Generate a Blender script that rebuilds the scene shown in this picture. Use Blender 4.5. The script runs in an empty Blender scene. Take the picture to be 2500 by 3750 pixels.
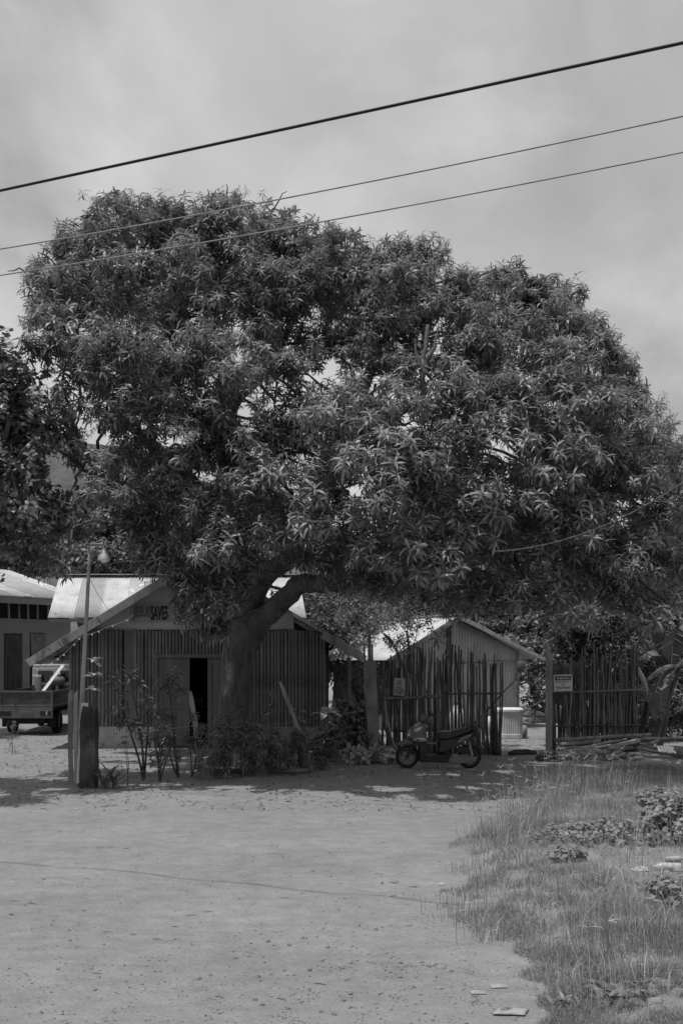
import bpy, math, random
import numpy as np
from mathutils import Vector, Matrix, noise as mnoise

# ------------------------------------------------------------------ camera, world, sun, exposure
scene = bpy.context.scene
F, CX, HY, CH = 3646.0, 1250.0, 2400.0, 2.27        # focal length (px of the 2500 wide photo), centre, horizon, eye height
cam_d = bpy.data.cameras.new('camera'); cam = bpy.data.objects.new('camera', cam_d)
scene.collection.objects.link(cam); scene.camera = cam
cam.location = (0, 0, CH); cam.rotation_euler = (math.pi / 2, 0, 0)
cam_d.sensor_fit = 'HORIZONTAL'; cam_d.sensor_width = 24.0; cam_d.lens = 24.0 * F / 2500.0
cam_d.shift_y = (HY - 1875.0) / 2500.0
cam_d.clip_start = 0.1; cam_d.clip_end = 6000

SUN_TO = Vector((-0.24, -0.12, 1.0)).normalized()     # direction towards the sun: high, a little left and on the camera's side
elev = math.asin(SUN_TO.z); azim = math.atan2(SUN_TO.x, SUN_TO.y)
world = bpy.data.worlds.new('World'); scene.world = world; world.use_nodes = True
wn, wl = world.node_tree.nodes, world.node_tree.links
bgn = wn['Background']; bgn.inputs['Strength'].default_value = 0.142
sky = wn.new('ShaderNodeTexSky'); sky.sky_type = 'NISHITA'; sky.sun_disc = False
sky.sun_elevation = elev; sky.sun_rotation = azim; sky.dust_density = 2.0
bw = wn.new('ShaderNodeRGBToBW'); wl.new(sky.outputs[0], bw.inputs[0])
tc = wn.new('ShaderNodeTexCoord'); sx = wn.new('ShaderNodeSeparateXYZ'); wl.new(tc.outputs['Generated'], sx.inputs[0])
def wmath(op, a, b=None, clamp=False):
    n = wn.new('ShaderNodeMath'); n.operation = op; n.use_clamp = clamp
    for i, s in enumerate((a, b)):
        if s is None: continue
        if isinstance(s, (int, float)): n.inputs[i].default_value = s
        else: wl.new(s, n.inputs[i])
    return n.outputs[0]
zz = wmath('MAXIMUM', wmath('ADD', sx.outputs['Z'], 0.6), 0.3)
cmb = wn.new('ShaderNodeCombineXYZ')
wl.new(wmath('DIVIDE', sx.outputs['X'], zz), cmb.inputs[0]); wl.new(wmath('DIVIDE', sx.outputs['Y'], zz), cmb.inputs[1])
cn = wn.new('ShaderNodeTexNoise'); cn.inputs['Scale'].default_value = 2.4; cn.inputs['Detail'].default_value = 7; cn.inputs['Roughness'].default_value = 0.5
cn.inputs['Distortion'].default_value = 0.5; wl.new(cmb.outputs[0], cn.inputs['Vector'])
cn2 = wn.new('ShaderNodeTexNoise'); cn2.inputs['Scale'].default_value = 1.3; cn2.inputs['Detail'].default_value = 4
wl.new(cmb.outputs[0], cn2.inputs['Vector'])
cv = wmath('ADD', wmath('MULTIPLY', cn.outputs['Fac'], 9.0), wmath('MULTIPLY', cn2.outputs['Fac'], 5.0))
cn3 = wn.new('ShaderNodeTexNoise'); cn3.inputs['Scale'].default_value = 3.4; cn3.inputs['Detail'].default_value = 9; cn3.inputs['Roughness'].default_value = .55; cn3.inputs['Distortion'].default_value = .25; wl.new(cmb.outputs[0], cn3.inputs['Vector'])
puff = wmath('MULTIPLY', wmath('SUBTRACT', cn3.outputs['Fac'], .5), 7.0, True)
cloud = wmath('ADD', wmath('MAXIMUM', wmath('ADD', cv, -3.1), 1.5), wmath('MULTIPLY', puff, 1.1))
mixw = wmath('ADD', wmath('MULTIPLY', bw.outputs[0], 0.25), wmath('MULTIPLY', cloud, 0.78))
cw = wn.new('ShaderNodeCombineColor')
for i in range(3): wl.new(mixw, cw.inputs[i])
wl.new(cw.outputs[0], bgn.inputs['Color'])

sun_d = bpy.data.lights.new('sun', 'SUN'); sun_d.energy = 3.3; sun_d.angle = math.radians(0.55); sun_d.color = (1, 1, 1)
sun = bpy.data.objects.new('sun', sun_d); scene.collection.objects.link(sun)
sun.rotation_euler = SUN_TO.to_track_quat('Z', 'Y').to_euler(); sun.location = (0, 0, 30)
scene.view_settings.view_transform = 'Standard'; scene.view_settings.look = 'None'
scene.view_settings.exposure = 0.0; scene.view_settings.gamma = 1.0
scene.render.engine = 'CYCLES'
scene.cycles.max_bounces = 6; scene.cycles.diffuse_bounces = 3; scene.cycles.transparent_max_bounces = 8
scene.cycles.use_denoising = True
scene.cycles.caustics_reflective = False; scene.cycles.caustics_refractive = False

# ------------------------------------------------------------------ helpers
rnd = random.Random(7); rng = np.random.default_rng(11)
COL = scene.collection
U, PI = random.uniform, math.pi
def W(x, y, Y):                       # photo pixel at real distance Y (metres) -> world point
    return Vector(((x - CX) / F * Y, Y, CH - (y - HY) / F * Y))
def GY(y): return CH * F / (y - HY)   # distance of the flat ground seen at photo row y
def G(x, y): Y = GY(y); return Vector(((x - CX) / F * Y, Y, 0.0))
def px(p): return (CX + F * p[0] / p[1], HY - F * (p[2] - CH) / p[1])

def tag(o, label=None, cat=None, group=None, kind=None):
    if label: o['label'] = label
    if cat: o['category'] = cat
    if group: o['group'] = group
    if kind: o['kind'] = kind
    return o
def thing(name, label, cat, loc=(0, 0, 0), group=None):
    o = bpy.data.objects.new(name, None); COL.objects.link(o); o.location = loc
    return tag(o, label, cat, group)
def wloc(o):
    v = Vector((0, 0, 0))
    while o is not None: v += o.location; o = o.parent
    return v
class MB:
    def __init__(s): s.v = []; s.f = []
    def add(s, vs, fs):
        b = len(s.v); s.v += [tuple(p) for p in vs]; s.f += [tuple(i + b for i in f) for f in fs]; return s
    def box(s, c, size, R=None, taper=1.0):
        c = Vector(c); hx, hy, hz = size[0] / 2, size[1] / 2, size[2] / 2; vs = []
        for z in (-1, 1):
            t = taper if z > 0 else 1
            for x, y in ((-1, -1), (1, -1), (1, 1), (-1, 1)):
                p = Vector((x * hx * t, y * hy * t, z * hz)); vs.append(c + (R @ p if R else p))
        return s.add(vs, [(3, 2, 1, 0), (4, 5, 6, 7), (0, 1, 5, 4), (1, 2, 6, 5), (2, 3, 7, 6), (3, 0, 4, 7)])
    def beam(s, a, b, w, h, up=(0, 0, 1)):          # box along a->b, w sideways, h along up
        a, b = Vector(a), Vector(b); d = (b - a); L = d.length; d.normalize(); u = Vector(up)
        sd = d.cross(u).normalized(); u = sd.cross(d).normalized()
        return s.box((a + b) / 2, (L, w, h), Matrix((d, sd, u)).transposed())
    def tube(s, pts, rads, n=8, cap=True, squash=None):
        pts = [Vector(p) for p in pts]
        if isinstance(rads, (int, float)): rads = [rads] * len(pts)
        t = (pts[1] - pts[0]).normalized(); ref = Vector((0, 0, 1)) if abs(t.z) < .9 else Vector((1, 0, 0))
        nx = t.cross(ref).normalized(); vs, fs = [], []
        for i, p in enumerate(pts):
            t = (pts[min(i + 1, len(pts) - 1)] - pts[max(i - 1, 0)]).normalized()
            nx = (nx - t * nx.dot(t)).normalized(); ny = t.cross(nx)
            for k in range(n):
                a = 2 * PI * k / n; vs.append(p + (nx * math.cos(a) + ny * math.sin(a)) * rads[i])
        for i in range(len(pts) - 1):
            for k in range(n):
                k2 = (k + 1) % n; fs.append((i * n + k, i * n + k2, (i + 1) * n + k2, (i + 1) * n + k))
        if cap: fs.append(tuple(range(n - 1, -1, -1))); m = (len(pts) - 1) * n; fs.append(tuple(m + k for k in range(n)))
        return s.add(vs, fs)
    def lathe(s, prof, n=16, c=(0, 0, 0), R=None):  # prof: (radius, z)
        c = Vector(c); vs, fs = [], []
        for r, z in prof:
            for k in range(n):
                a = 2 * PI * k / n; p = Vector((r * math.cos(a), r * math.sin(a), z)); vs.append(c + (R @ p if R else p))
        for i in range(len(prof) - 1):
            for k in range(n):
                k2 = (k + 1) % n; fs.append((i * n + k, i * n + k2, (i + 1) * n + k2, (i + 1) * n + k))
        return s.add(vs, fs)
    def slab(s, poly, w, inset=0.85, M=None, edge=.25, y0=0.0):  # side profile (x,z) extruded sideways with rounded shoulders
        cx = sum(p[0] for p in poly) / len(poly); cz = sum(p[1] for p in poly) / len(poly); n = len(poly); vs, fs = [], []
        for y, k in ((-w / 2, inset), (-w / 2 * (1 - edge), 1), (w / 2 * (1 - edge), 1), (w / 2, inset)):
            for x, z in poly:
                p = Vector((cx + (x - cx) * k, y + y0, cz + (z - cz) * k)); vs.append(M @ p if M else p)
        for i in range(3):
            for k in range(n):
                k2 = (k + 1) % n; fs.append((i * n + k, i * n + k2, (i + 1) * n + k2, (i + 1) * n + k))
        fs.append(tuple(range(n - 1, -1, -1))); fs.append(tuple(3 * n + k for k in range(n)))
        return s.add(vs, fs)
    def prism(s, poly3, depth_vec):
        n = len(poly3); d = Vector(depth_vec); a = [Vector(p) for p in poly3]
        fs = [tuple(range(n)), tuple(range(2 * n - 1, n - 1, -1))] + [(k, n + k, n + (k + 1) % n, (k + 1) % n) for k in range(n)]
        return s.add(a + [p + d for p in a], fs)
    def corr(s, o, u, v, ul, vl, pitch=.076, amp=.009, nrm=None, per=6, vseg=1, warp=None):
        o, u, v = Vector(o), Vector(u).normalized(), Vector(v).normalized(); nn = Vector(nrm) if nrm else u.cross(v).normalized()
        m = max(2, int(ul / pitch * per)); vs, fs = [], []
        for j in range(vseg + 1):
            for i in range(m + 1):
                a = ul * i / m; b = vl * j / vseg
                p = o + u * a + v * b + nn * (amp * math.sin(2 * PI * a / pitch))
                if warp: p += nn * warp(a, b)
                vs.append(p)
        for j in range(vseg):
            for i in range(m):
                q = j * (m + 1) + i; fs.append((q, q + 1, q + m + 2, q + m + 1))
        return s.add(vs, fs)
    def build(s, name, material, parent=None, smooth=False, bevel=0, solid=0, kind=None):
        me = bpy.data.meshes.new(name); off = wloc(parent) if parent else Vector((0, 0, 0))
        me.from_pydata([(p[0] - off.x, p[1] - off.y, p[2] - off.z) for p in s.v], [], s.f); me.update()
        if smooth: me.polygons.foreach_set('use_smooth', [True] * len(me.polygons))
        me.materials.append(material); o = bpy.data.objects.new(name, me); COL.objects.link(o); o.parent = parent
        if bevel:
            b = o.modifiers.new('bevel', 'BEVEL'); b.width = bevel; b.segments = 2; b.limit_method = 'ANGLE'
        if solid: m = o.modifiers.new('solid', 'SOLIDIFY'); m.thickness = solid; m.offset = 0
        if kind: o['kind'] = kind
        return o
def inst(src, name, parent, loc, rot=(0, 0, 0), scale=(1, 1, 1)):
    o = bpy.data.objects.new(name, src); COL.objects.link(o); o.parent = parent
    o.location = Vector(loc) - (wloc(parent) if parent else Vector((0, 0, 0))); o.rotation_euler = rot; o.scale = scale
    return o

# ------------------------------------------------------------------ materials (the photograph is black and white: every colour is a grey)
def mat(name, v, rough=.8, spec=.3, var=.25, scale=4.0, bump=0.0, bscale=30.0, stretch=(1, 1, 1), island=0.0, transl=0.0,
        metal=0.0, blotch=None, big=0.0, orand=0.0):
    m = bpy.data.materials.new(name); m.use_nodes = True; n, l = m.node_tree.nodes, m.node_tree.links
    b = n['Principled BSDF']; b.inputs['Roughness'].default_value = rough; b.inputs['Specular IOR Level'].default_value = spec
    b.inputs['Metallic'].default_value = metal
    def math_(op, a, c=None):
        k = n.new('ShaderNodeMath'); k.operation = op
        for i, q in enumerate((a, c)):
            if q is None: continue
            if isinstance(q, (int, float)): k.inputs[i].default_value = q
            else: l.new(q, k.inputs[i])
        return k.outputs[0]
    def rng_(src, a0, a1, b0, b1):
        k = n.new('ShaderNodeMapRange'); l.new(src, k.inputs[0])
        for i, q in enumerate((a0, a1, b0, b1)): k.inputs[i + 1].default_value = q
        return k.outputs[0]
    t = n.new('ShaderNodeTexCoord'); mp = n.new('ShaderNodeMapping'); mp.inputs['Scale'].default_value = stretch
    l.new(t.outputs['Object'], mp.inputs[0])
    def nz(sc, det=6, r=.6):
        k = n.new('ShaderNodeTexNoise'); k.inputs['Scale'].default_value = sc; k.inputs['Detail'].default_value = det
        k.inputs['Roughness'].default_value = r; l.new(mp.outputs[0], k.inputs['Vector']); return k.outputs['Fac']
    val = rng_(nz(scale), .3, .7, v * (1 - var), v * (1 + var))
    if blotch:                                                  # (value, noise scale, threshold, softness)
        bv, bs, bt, bsoft = blotch
        k = rng_(nz(bs, 8, .65), bt - bsoft, bt + bsoft, 0, 1)
        val = math_('ADD', math_('MULTIPLY', val, math_('SUBTRACT', 1.0, k)), math_('MULTIPLY', k, bv))
    if big: val = math_('MULTIPLY', val, rng_(nz(scale * .13, 4), .3, .7, 1 - big, 1 + big))
    if island:
        g = n.new('ShaderNodeNewGeometry'); val = math_('MULTIPLY', val, rng_(g.outputs['Random Per Island'], 0, 1, 1 - island, 1 + island))
    if orand:
        oi = n.new('ShaderNodeObjectInfo'); val = math_('MULTIPLY', val, rng_(oi.outputs['Random'], 0, 1, 1 - orand, 1 + orand))
    cc = n.new('ShaderNodeCombineColor')
    for i in range(3): l.new(val, cc.inputs[i])
    l.new(cc.outputs[0], b.inputs['Base Color'])
    if bump:
        bn = n.new('ShaderNodeBump'); bn.inputs['Strength'].default_value = 1.0; bn.inputs['Distance'].default_value = bump
        l.new(nz(bscale, 5, .65), bn.inputs['Height']); l.new(bn.outputs[0], b.inputs['Normal'])
    if transl:
        tr = n.new('ShaderNodeBsdfTranslucent'); l.new(cc.outputs[0], tr.inputs[0])
        mx = n.new('ShaderNodeMixShader'); mx.inputs[0].default_value = transl
        l.new(b.outputs[0], mx.inputs[1]); l.new(tr.outputs[0], mx.inputs[2]); l.new(mx.outputs[0], n['Material Output'].inputs[0])
    return m
M = {}
M['mango'] = mat('mango_leaf', .21, .45, .4, .3, .9, island=.5, transl=.36)
M['roundleaf'] = mat('round_leaf', .13, .4, .5, .25, 2, island=.4, transl=.15)
M['farleaf'] = mat('far_leaf', .12, .5, .4, .3, 1.0, island=.45, transl=.2)
M['shrubleaf'] = mat('shrub_leaf', .12, .45, .4, .25, 6, island=.4, transl=.2)
M['paleleaf'] = mat('pale_leaf', .42, .5, .35, .25, 18, island=.25, transl=.2)
M['vleaf'] = mat('variegated_leaf', .3, .45, .35, .6, 40, island=.2, transl=.2)
M['banana'] = mat('banana_leaf', .17, .45, .4, .2, 5, transl=.3, bump=.004, bscale=60, stretch=(1, 1, 1))
M['grass'] = mat('grass_blade', .235, .6, .3, .2, 3, island=.35, transl=.3, big=.2)
M['drygrass'] = mat('dry_grass', .48, .7, .2, .2, 6, island=.3, transl=.3)
M['weed'] = mat('weed_leaf', .22, .5, .35, .25, 12, island=.35, transl=.25)
M['litter'] = mat('dead_leaf', .17, .8, .2, .4, 15, island=.6)
M['bark'] = mat('bark', .1, .9, .2, .55, 5, bump=.07, bscale=14, stretch=(1, 1, .35), blotch=(.16, 3.5, .62, .06))
M['limb'] = mat('branch_bark', .085, .9, .2, .4, 6, bump=.01, bscale=30)
M['ground'] = mat('dirt', .255, .95, .1, .15, 5.0, bump=.04, bscale=22, blotch=(.19, 42, .61, .06), big=.11, stretch=(.8, 1.2, 1))
M['stone'] = mat('stone', .21, .9, .2, .3, 30, bump=.004, bscale=60, island=.3)
M['bamboo_dark'] = mat('weathered_bamboo', .16, .7, .3, .45, 5, stretch=(1, 1, .25), big=.35, orand=.2, bump=.003, bscale=50)
M['bamboo'] = mat('bamboo', .27, .55, .4, .25, 4, stretch=(1, 1, .3))
M['stick'] = mat('stick_wood', .095, .85, .2, .5, 8, orand=.4, stretch=(1, 1, .3), bump=.004, bscale=60)
M['stick_light'] = mat('stick_wood_grey', .16, .85, .2, .45, 8, orand=.35, stretch=(1, 1, .3), bump=.004, bscale=60)
M['wood'] = mat('old_board', .24, .85, .2, .35, 5, stretch=(1, 1, .15), bump=.004, bscale=40, blotch=(.09, 4, .62, .08))
M['wood_pale'] = mat('pale_board', .48, .8, .2, .25, 6, stretch=(1, 1, .15))
M['fascia'] = mat('fascia_board', .27, .85, .2, .3, 3, blotch=(.08, 2.6, .58, .07), bump=.004, bscale=30)
M['doorwood'] = mat('door_wood', .125, .7, .3, .25, 4, stretch=(2, 1, .2))
M['panel'] = mat('painted_panel', .42, .8, .2, .1, 1.5, blotch=(.3, 1.3, .64, .08))
M['plinth'] = mat('plaster_plinth', .35, .9, .2, .2, 3, blotch=(.12, 5, .62, .05), bump=.006, bscale=25)
M['concrete'] = mat('concrete', .22, .9, .2, .25, 3, bump=.006, bscale=40, blotch=(.11, 2.5, .6, .1))
M['moss'] = mat('mossy_concrete', .085, .95, .1, .4, 4, bump=.015, bscale=25, blotch=(.035, 2.2, .5, .12))
M['render'] = mat('rendered_wall', .19, .9, .2, .15, 1.2, blotch=(.15, .9, .56, .15))
M['zinc'] = mat('zinc_sheet', .46, .5, .4, .2, 2.2, stretch=(1, 1, .4), blotch=(.12, 1.8, .66, .08), bump=.002, bscale=30)
M['zinc_dark'] = mat('rusty_sheet', .15, .7, .3, .4, 3, blotch=(.04, 5, .55, .05))
M['roof_white'] = mat('white_roof_sheet', .5, .6, .3, .15, 3, blotch=(.3, 2.4, .61, .03), big=.12, orand=.12)
M['roof_grey'] = mat('grey_roof_sheet', .33, .6, .3, .15, 3, blotch=(.66, 2.0, .66, .03))
M['roof_worn'] = mat('worn_roof_sheet', .42, .6, .3, .15, 2, blotch=(.7, 3.2, .60, .02))
M['roof_dark'] = mat('old_roof_sheet', .2, .7, .3, .3, 2)
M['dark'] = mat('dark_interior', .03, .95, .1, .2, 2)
M['black'] = mat('black_plastic', .012, .45, .4, .2, 3)
M['rubber'] = mat('rubber', .02, .8, .2, .3, 30)
M['cloth_dark'] = mat('dark_cloth', .05, .95, .1, .3, 3)
M['cloth'] = mat('grey_cloth', .13, .95, .1, .3, 4)
M['sack'] = mat('sack_cloth', .3, .95, .1, .3, 8, bump=.01, bscale=10)
M['truckpaint'] = mat('truck_paint', .11, .45, .4, .2, 4, blotch=(.1, 3.5, .6, .04))
M['truckdark'] = mat('truck_bed', .06, .7, .3, .4, 4, blotch=(.13, 3, .62, .05))
M['cab'] = mat('cab_paint', .42, .35, .5, .1, 3)
M['glass'] = mat('dark_glass', .02, .08, .6, .1, 2)
M['rim'] = mat('dark_rim', .05, .4, .5, .2, 10)
M['foil'] = mat('dull_foil', .29, .6, .3, .15, 20)
M['paper'] = mat('dirty_plastic', .38, .6, .3, .2, 15)
M['steel'] = mat('steel', .2, .35, .5, .2, 10, metal=.7)
M['scoot'] = mat('scooter_paint', .08, .14, .6, .15, 4)
M['scoot2'] = mat('scooter_side_paint', .02, .12, .6, .1, 4)
M['seat'] = mat('seat_vinyl', .025, .45, .4, .1, 20)
M['sticker'] = mat('sticker', .32, .4, .4, .25, 40)
M['sign'] = mat('sign_board', .5, .6, .3, .12, 10)
M['sign_grey'] = mat('sign_grey_board', .36, .7, .3, .12, 10)
M['ink'] = mat('ink', .02, .6, .3, .1, 5)
M['ink_grey'] = mat('ink_grey', .14, .7, .3, .2, 5)
M['white'] = mat('white_plastic', .7, .5, .4, .08, 8)
M['banner'] = mat('banner_cloth', .3, .8, .2, .15, 5)
M['tank'] = mat('tank_plastic', .58, .6, .3, .12, 4, big=.1)
M['wire'] = mat('black_cable', .012, .6, .3, .1, 3)
M['wire_grey'] = mat('grey_cable', .24, .5, .4, .2, 3)
M['cable_old'] = mat('old_cable', .12, .6, .3, .1, 3)
M['solar'] = mat('solar_cells', .25, .3, .5, .15, 5)
M['hill'] = mat('hill_forest', .10, .95, .1, .5, .12, bump=.8, bscale=.35)
M['frost'] = None
def glassy(name, v, fac, rough=.25):
    m = bpy.data.materials.new(name); m.use_nodes = True; n, l = m.node_tree.nodes, m.node_tree.links
    b = n['Principled BSDF']; b.inputs['Base Color'].default_value = (v, v, v, 1); b.inputs['Roughness'].default_value = rough
    nz = n.new('ShaderNodeTexNoise'); nz.inputs['Scale'].default_value = 9; mr = n.new('ShaderNodeMapRange')
    l.new(nz.outputs['Fac'], mr.inputs[0]); mr.inputs[3].default_value = fac * .7; mr.inputs[4].default_value = min(1, fac * 1.3)
    t = n.new('ShaderNodeBsdfTransparent'); x = n.new('ShaderNodeMixShader'); l.new(mr.outputs[0], x.inputs[0])
    l.new(t.outputs[0], x.inputs[1]); l.new(b.outputs[0], x.inputs[2]); l.new(x.outputs[0], n['Material Output'].inputs[0])
    return m
M['frost'] = glassy('clear_plastic', .7, .45)

# ------------------------------------------------------------------ lettering (flat print as thin raised meshes)
_TXT = {}
def text_mesh(body, bold=.0, spacing=1.0):
    key = (body, bold, spacing)
    if key in _TXT: return _TXT[key]
    cu = bpy.data.curves.new('lettering', 'FONT'); cu.body = body; cu.size = 1; cu.offset = bold; cu.space_character = spacing; cu.resolution_u = 3
    o = bpy.data.objects.new('lettering', cu); COL.objects.link(o); bpy.context.view_layer.update()
    me = bpy.data.meshes.new_from_object(o.evaluated_get(bpy.context.evaluated_depsgraph_get()))
    vs = [v.co.copy() for v in me.vertices]; fs = [tuple(p.vertices) for p in me.polygons]
    bpy.data.objects.remove(o); bpy.data.curves.remove(cu); bpy.data.meshes.remove(me)
    x0, x1 = min(v.x for v in vs), max(v.x for v in vs); y0, y1 = min(v.y for v in vs), max(v.y for v in vs)
    _TXT[key] = ([((v.x - x0) / (x1 - x0) - .5, (v.y - y0) / (y1 - y0) - .5) for v in vs], fs); return _TXT[key]
def lettering(body, c, w, h, xd, zd, material, parent, bold=.02, name='lettering', spacing=1.0):
    vs, fs = text_mesh(body, bold, spacing); c, xd, zd = Vector(c), Vector(xd).normalized(), Vector(zd).normalized()
    b = MB(); b.add([c + xd * (x * w) + zd * (y * h) for x, y in vs], fs)
    return b.build(name, material, parent, solid=.002)

# ------------------------------------------------------------------ leaf templates and scattering
def leaf(L, Wd, az, e0, droop, base=(0, 0, 0), n=3, roll=0.0, prof=(.35, 1.0, .8), fold=.0):
    """one leaf: strip from base, direction azimuth az, start elevation e0, bending down by droop; returns verts, faces"""
    vs = []; p = np.array(base, float); e = e0; d_side = np.array([-math.sin(az), math.cos(az), 0.0])
    for k in range(n):
        w = Wd * .5 * prof[min(k, len(prof) - 1)]
        up = np.array([-math.cos(az) * math.sin(e), -math.sin(az) * math.sin(e), math.cos(e)])
        sd = d_side * math.cos(roll) + up * math.sin(roll)
        vs.append(p + sd * w + up * fold * w); vs.append(p - sd * w + up * fold * w)
        st = L / n; dirv = np.array([math.cos(az) * math.cos(e), math.sin(az) * math.cos(e), math.sin(e)])
        p = p + dirv * st; e -= droop / n
    vs.append(p); fs = [(2 * k, 2 * k + 1, 2 * k + 3, 2 * k + 2) for k in range(n - 1)] + [(2 * n - 2, 2 * n - 1, 2 * n)]
    return vs, fs
LITPTS = []                                     # (point, radius): openings in the foliage through which the sun reaches these points
def sunlit(P, N):
    k = np.ones(len(P), bool); s = np.array(SUN_TO)
    for q, r_ in LITPTS:
        d = P - np.array(q); t = d @ s; k &= ~((t > .35) & (np.linalg.norm(d - t[:, None] * s, axis=1) < r_))
    return P[k], N[k]
class Tpl:                                      # template cluster
    def __init__(s): s.v = []; s.f = []
    def add(s, vf):
        b = len(s.v); s.v += vf[0]; s.f += [tuple(i + b for i in f) for f in vf[1]]; return s
    def done(s):
        s.V = np.array(s.v); s.loops = np.array([i for f in s.f for i in f]); s.sizes = np.array([len(f) for f in s.f]); return s
def mango_tpl(r, n=None, L=(.16, .25), Wd=.037):
    t = Tpl(); n = n or r.randint(12, 16)
    for k in range(n):
        tier = k / n
        t.add(leaf(r.uniform(*L), Wd * r.uniform(.8, 1.2), k * 2.4 + r.uniform(-.3, .3), r.uniform(-.2, .25) + .55 * (1 - tier) - .55 * tier,
                   r.uniform(.9, 1.6), (0, 0, -.14 * tier), 3, r.uniform(-.5, .5), (.35, 1.0, .8)))
    return t.done()
def sprig_tpl(r, n=9, L=.09, Wd=.06, twig=.28, droop=.5):
    t = Tpl()
    for k in range(n):
        q = k / (n - 1)
        t.add(leaf(L * r.uniform(.7, 1.2), Wd * r.uniform(.8, 1.2), k * 2.4 + r.uniform(-.4, .4), r.uniform(-.4, .8), r.uniform(0, droop * 2),
                   (r.uniform(-.03, .03), r.uniform(-.03, .03), twig * (q - .5)), 2, r.uniform(-.8, .8), (.55, 1.0)))
    return t.done()
def frames(nrm, spin):
    z = nrm / np.linalg.norm(nrm, axis=1, keepdims=True)
    ref = np.where(np.abs(z[:, 2:3]) < .95, np.array([[0, 0, 1.0]]), np.array([[1.0, 0, 0]]))
    x = np.cross(ref, z); x /= np.linalg.norm(x, axis=1, keepdims=True); y = np.cross(z, x)
    c, s = np.cos(spin)[:, None], np.sin(spin)[:, None]
    return np.stack([x * c + y * s, -x * s + y * c, z], axis=2)
def scatter(name, tpls, pos, nrm, scl, material, parent=None, kind='stuff', smooth=True):
    pos = np.asarray(pos, float); nrm = np.asarray(nrm, float); N = len(pos); scl = np.asarray(scl, float) * np.ones(N)
    R = frames(nrm, rng.uniform(0, 2 * PI, N)); tid = rng.integers(0, len(tpls), N)
    off = np.array(wloc(parent)) if parent else np.zeros(3); VV, LL, SS = [], [], []; base = 0
    for k, t in enumerate(tpls):
        ix = np.where(tid == k)[0]
        if not len(ix): continue
        v = np.einsum('nij,mj->nmi', R[ix], t.V) * scl[ix][:, None, None] + pos[ix][:, None, :] - off
        VV.append(v.reshape(-1, 3)); m = len(t.V)
        LL.append((t.loops[None, :] + (base + np.arange(len(ix)) * m)[:, None]).ravel()); SS.append(np.tile(t.sizes, len(ix))); base += m * len(ix)
    return raw_mesh(name, np.concatenate(VV), np.concatenate(LL), np.concatenate(SS), material, parent, kind, smooth)
def raw_mesh(name, V, L, S, material, parent=None, kind=None, smooth=True):
    me = bpy.data.meshes.new(name); me.vertices.add(len(V)); me.vertices.foreach_set('co', V.astype(np.float32).ravel())
    me.loops.add(len(L)); me.loops.foreach_set('vertex_index', L.astype(np.int32))
    me.polygons.add(len(S)); st = np.concatenate([[0], np.cumsum(S)[:-1]])
    me.polygons.foreach_set('loop_start', st.astype(np.int32))
    if smooth: me.polygons.foreach_set('use_smooth', np.ones(len(S), bool))
    me.update(calc_edges=True); me.validate(); me.materials.append(material)
    o = bpy.data.objects.new(name, me); COL.objects.link(o); o.parent = parent
    if kind: o['kind'] = kind
    return o
def tpl_mesh(name, t, material):
    me = bpy.data.meshes.new(name); me.from_pydata([tuple(v) for v in t.V], [], t.f); me.update()
    me.polygons.foreach_set('use_smooth', [True] * len(me.polygons)); me.materials.append(material); return me
MANGO_T = [mango_tpl(rnd, rnd.randint(8, 18), (rnd.uniform(.12, .19), rnd.uniform(.22, .3)), rnd.uniform(.034, .05)) for _ in range(18)]
ROUND_T = [sprig_tpl(rnd, 10, .10, .07, .32) for _ in range(6)]
FINE_T = [sprig_tpl(rnd, 11, .085, .035, .34) for _ in range(6)]
FAR_T = [sprig_tpl(rnd, 9, .2, .11, .5) for _ in range(6)]

# ================================================================== SETTING: ground, hill
VB = [(GY(y), (x - CX) / F * GY(y)) for x, y in ((2180, 2815), (2100, 2850), (2010, 2910), (1900, 2970), (1790, 3040), (1700, 3120), (1640, 3210), (1630, 3300), (1680, 3390), (1770, 3470), (1870, 3530), (1950, 3620), (2000, 3700), (2020, 3750), (2060, 3900))]
VB.sort(); VBY = np.array([a for a, b in VB]); VBX = np.array([b for a, b in VB])
def sstep(t): t = np.clip(t, 0, 1); return t * t * (3 - 2 * t)
def verge(x, y):                              # 0..1 how far inside the grass verge
    return sstep((x - np.interp(y, VBY, VBX)) / .9) * sstep((20.2 - y) / 1.5) * sstep((y - 3.5) / 1.5)
def ruts(x, y):                               # two pairs of shallow wheel tracks curving round the verge
    z = 0.0
    for c0, k, s0 in ((12.4, .028, .12), (9.9, .05, -.05)):
        yc = c0 + k * (x + 3) ** 2 + s0 * x
        for o_ in (-.72, .72):
            d = (y - yc - o_) / .22; z -= .034 * math.exp(-d * d) - .012 * math.exp(-(abs(d) - 1.7) ** 2 * 2)
    return z * (.75 + .6 * mnoise.noise((x * .8, y * .8, 12)))
def gz(x, y):
    return ((ruts(x, y) + .006 * mnoise.noise((x * 6, y * 6, 9)) if 4 < y < 20 and abs(x) < 9 else 0) + .13 * float(verge(x, y)) + .022 * mnoise.noise((x * .6, y * .6, 0)) + .016 * mnoise.noise((x * .35 + y * .1, y * 1.9 - x * .25, 6)) * (1 if y < 30 else 0) + .012 * mnoise.noise((x * 2.1, y * 2.1, 3)) * (1 if y < 30 else 0))
def GZ(x, y): p = G(x, y); p.z = gz(p.x, p.y); return p
xs = np.concatenate([[-2500, -600, -150, -60, -30], np.arange(-16, 16.01, .14), [30, 60, 150, 600, 2500]])
ys = np.concatenate([[-60, -20, -5], np.arange(2, 20, .11), np.arange(20, 46, .25), [60, 90, 150, 300, 800, 3000]])
gv = [(x, y, gz(x, y) if abs(x) < 17 and 1 < y < 47 else 0.0) for y in ys for x in xs]
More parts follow.
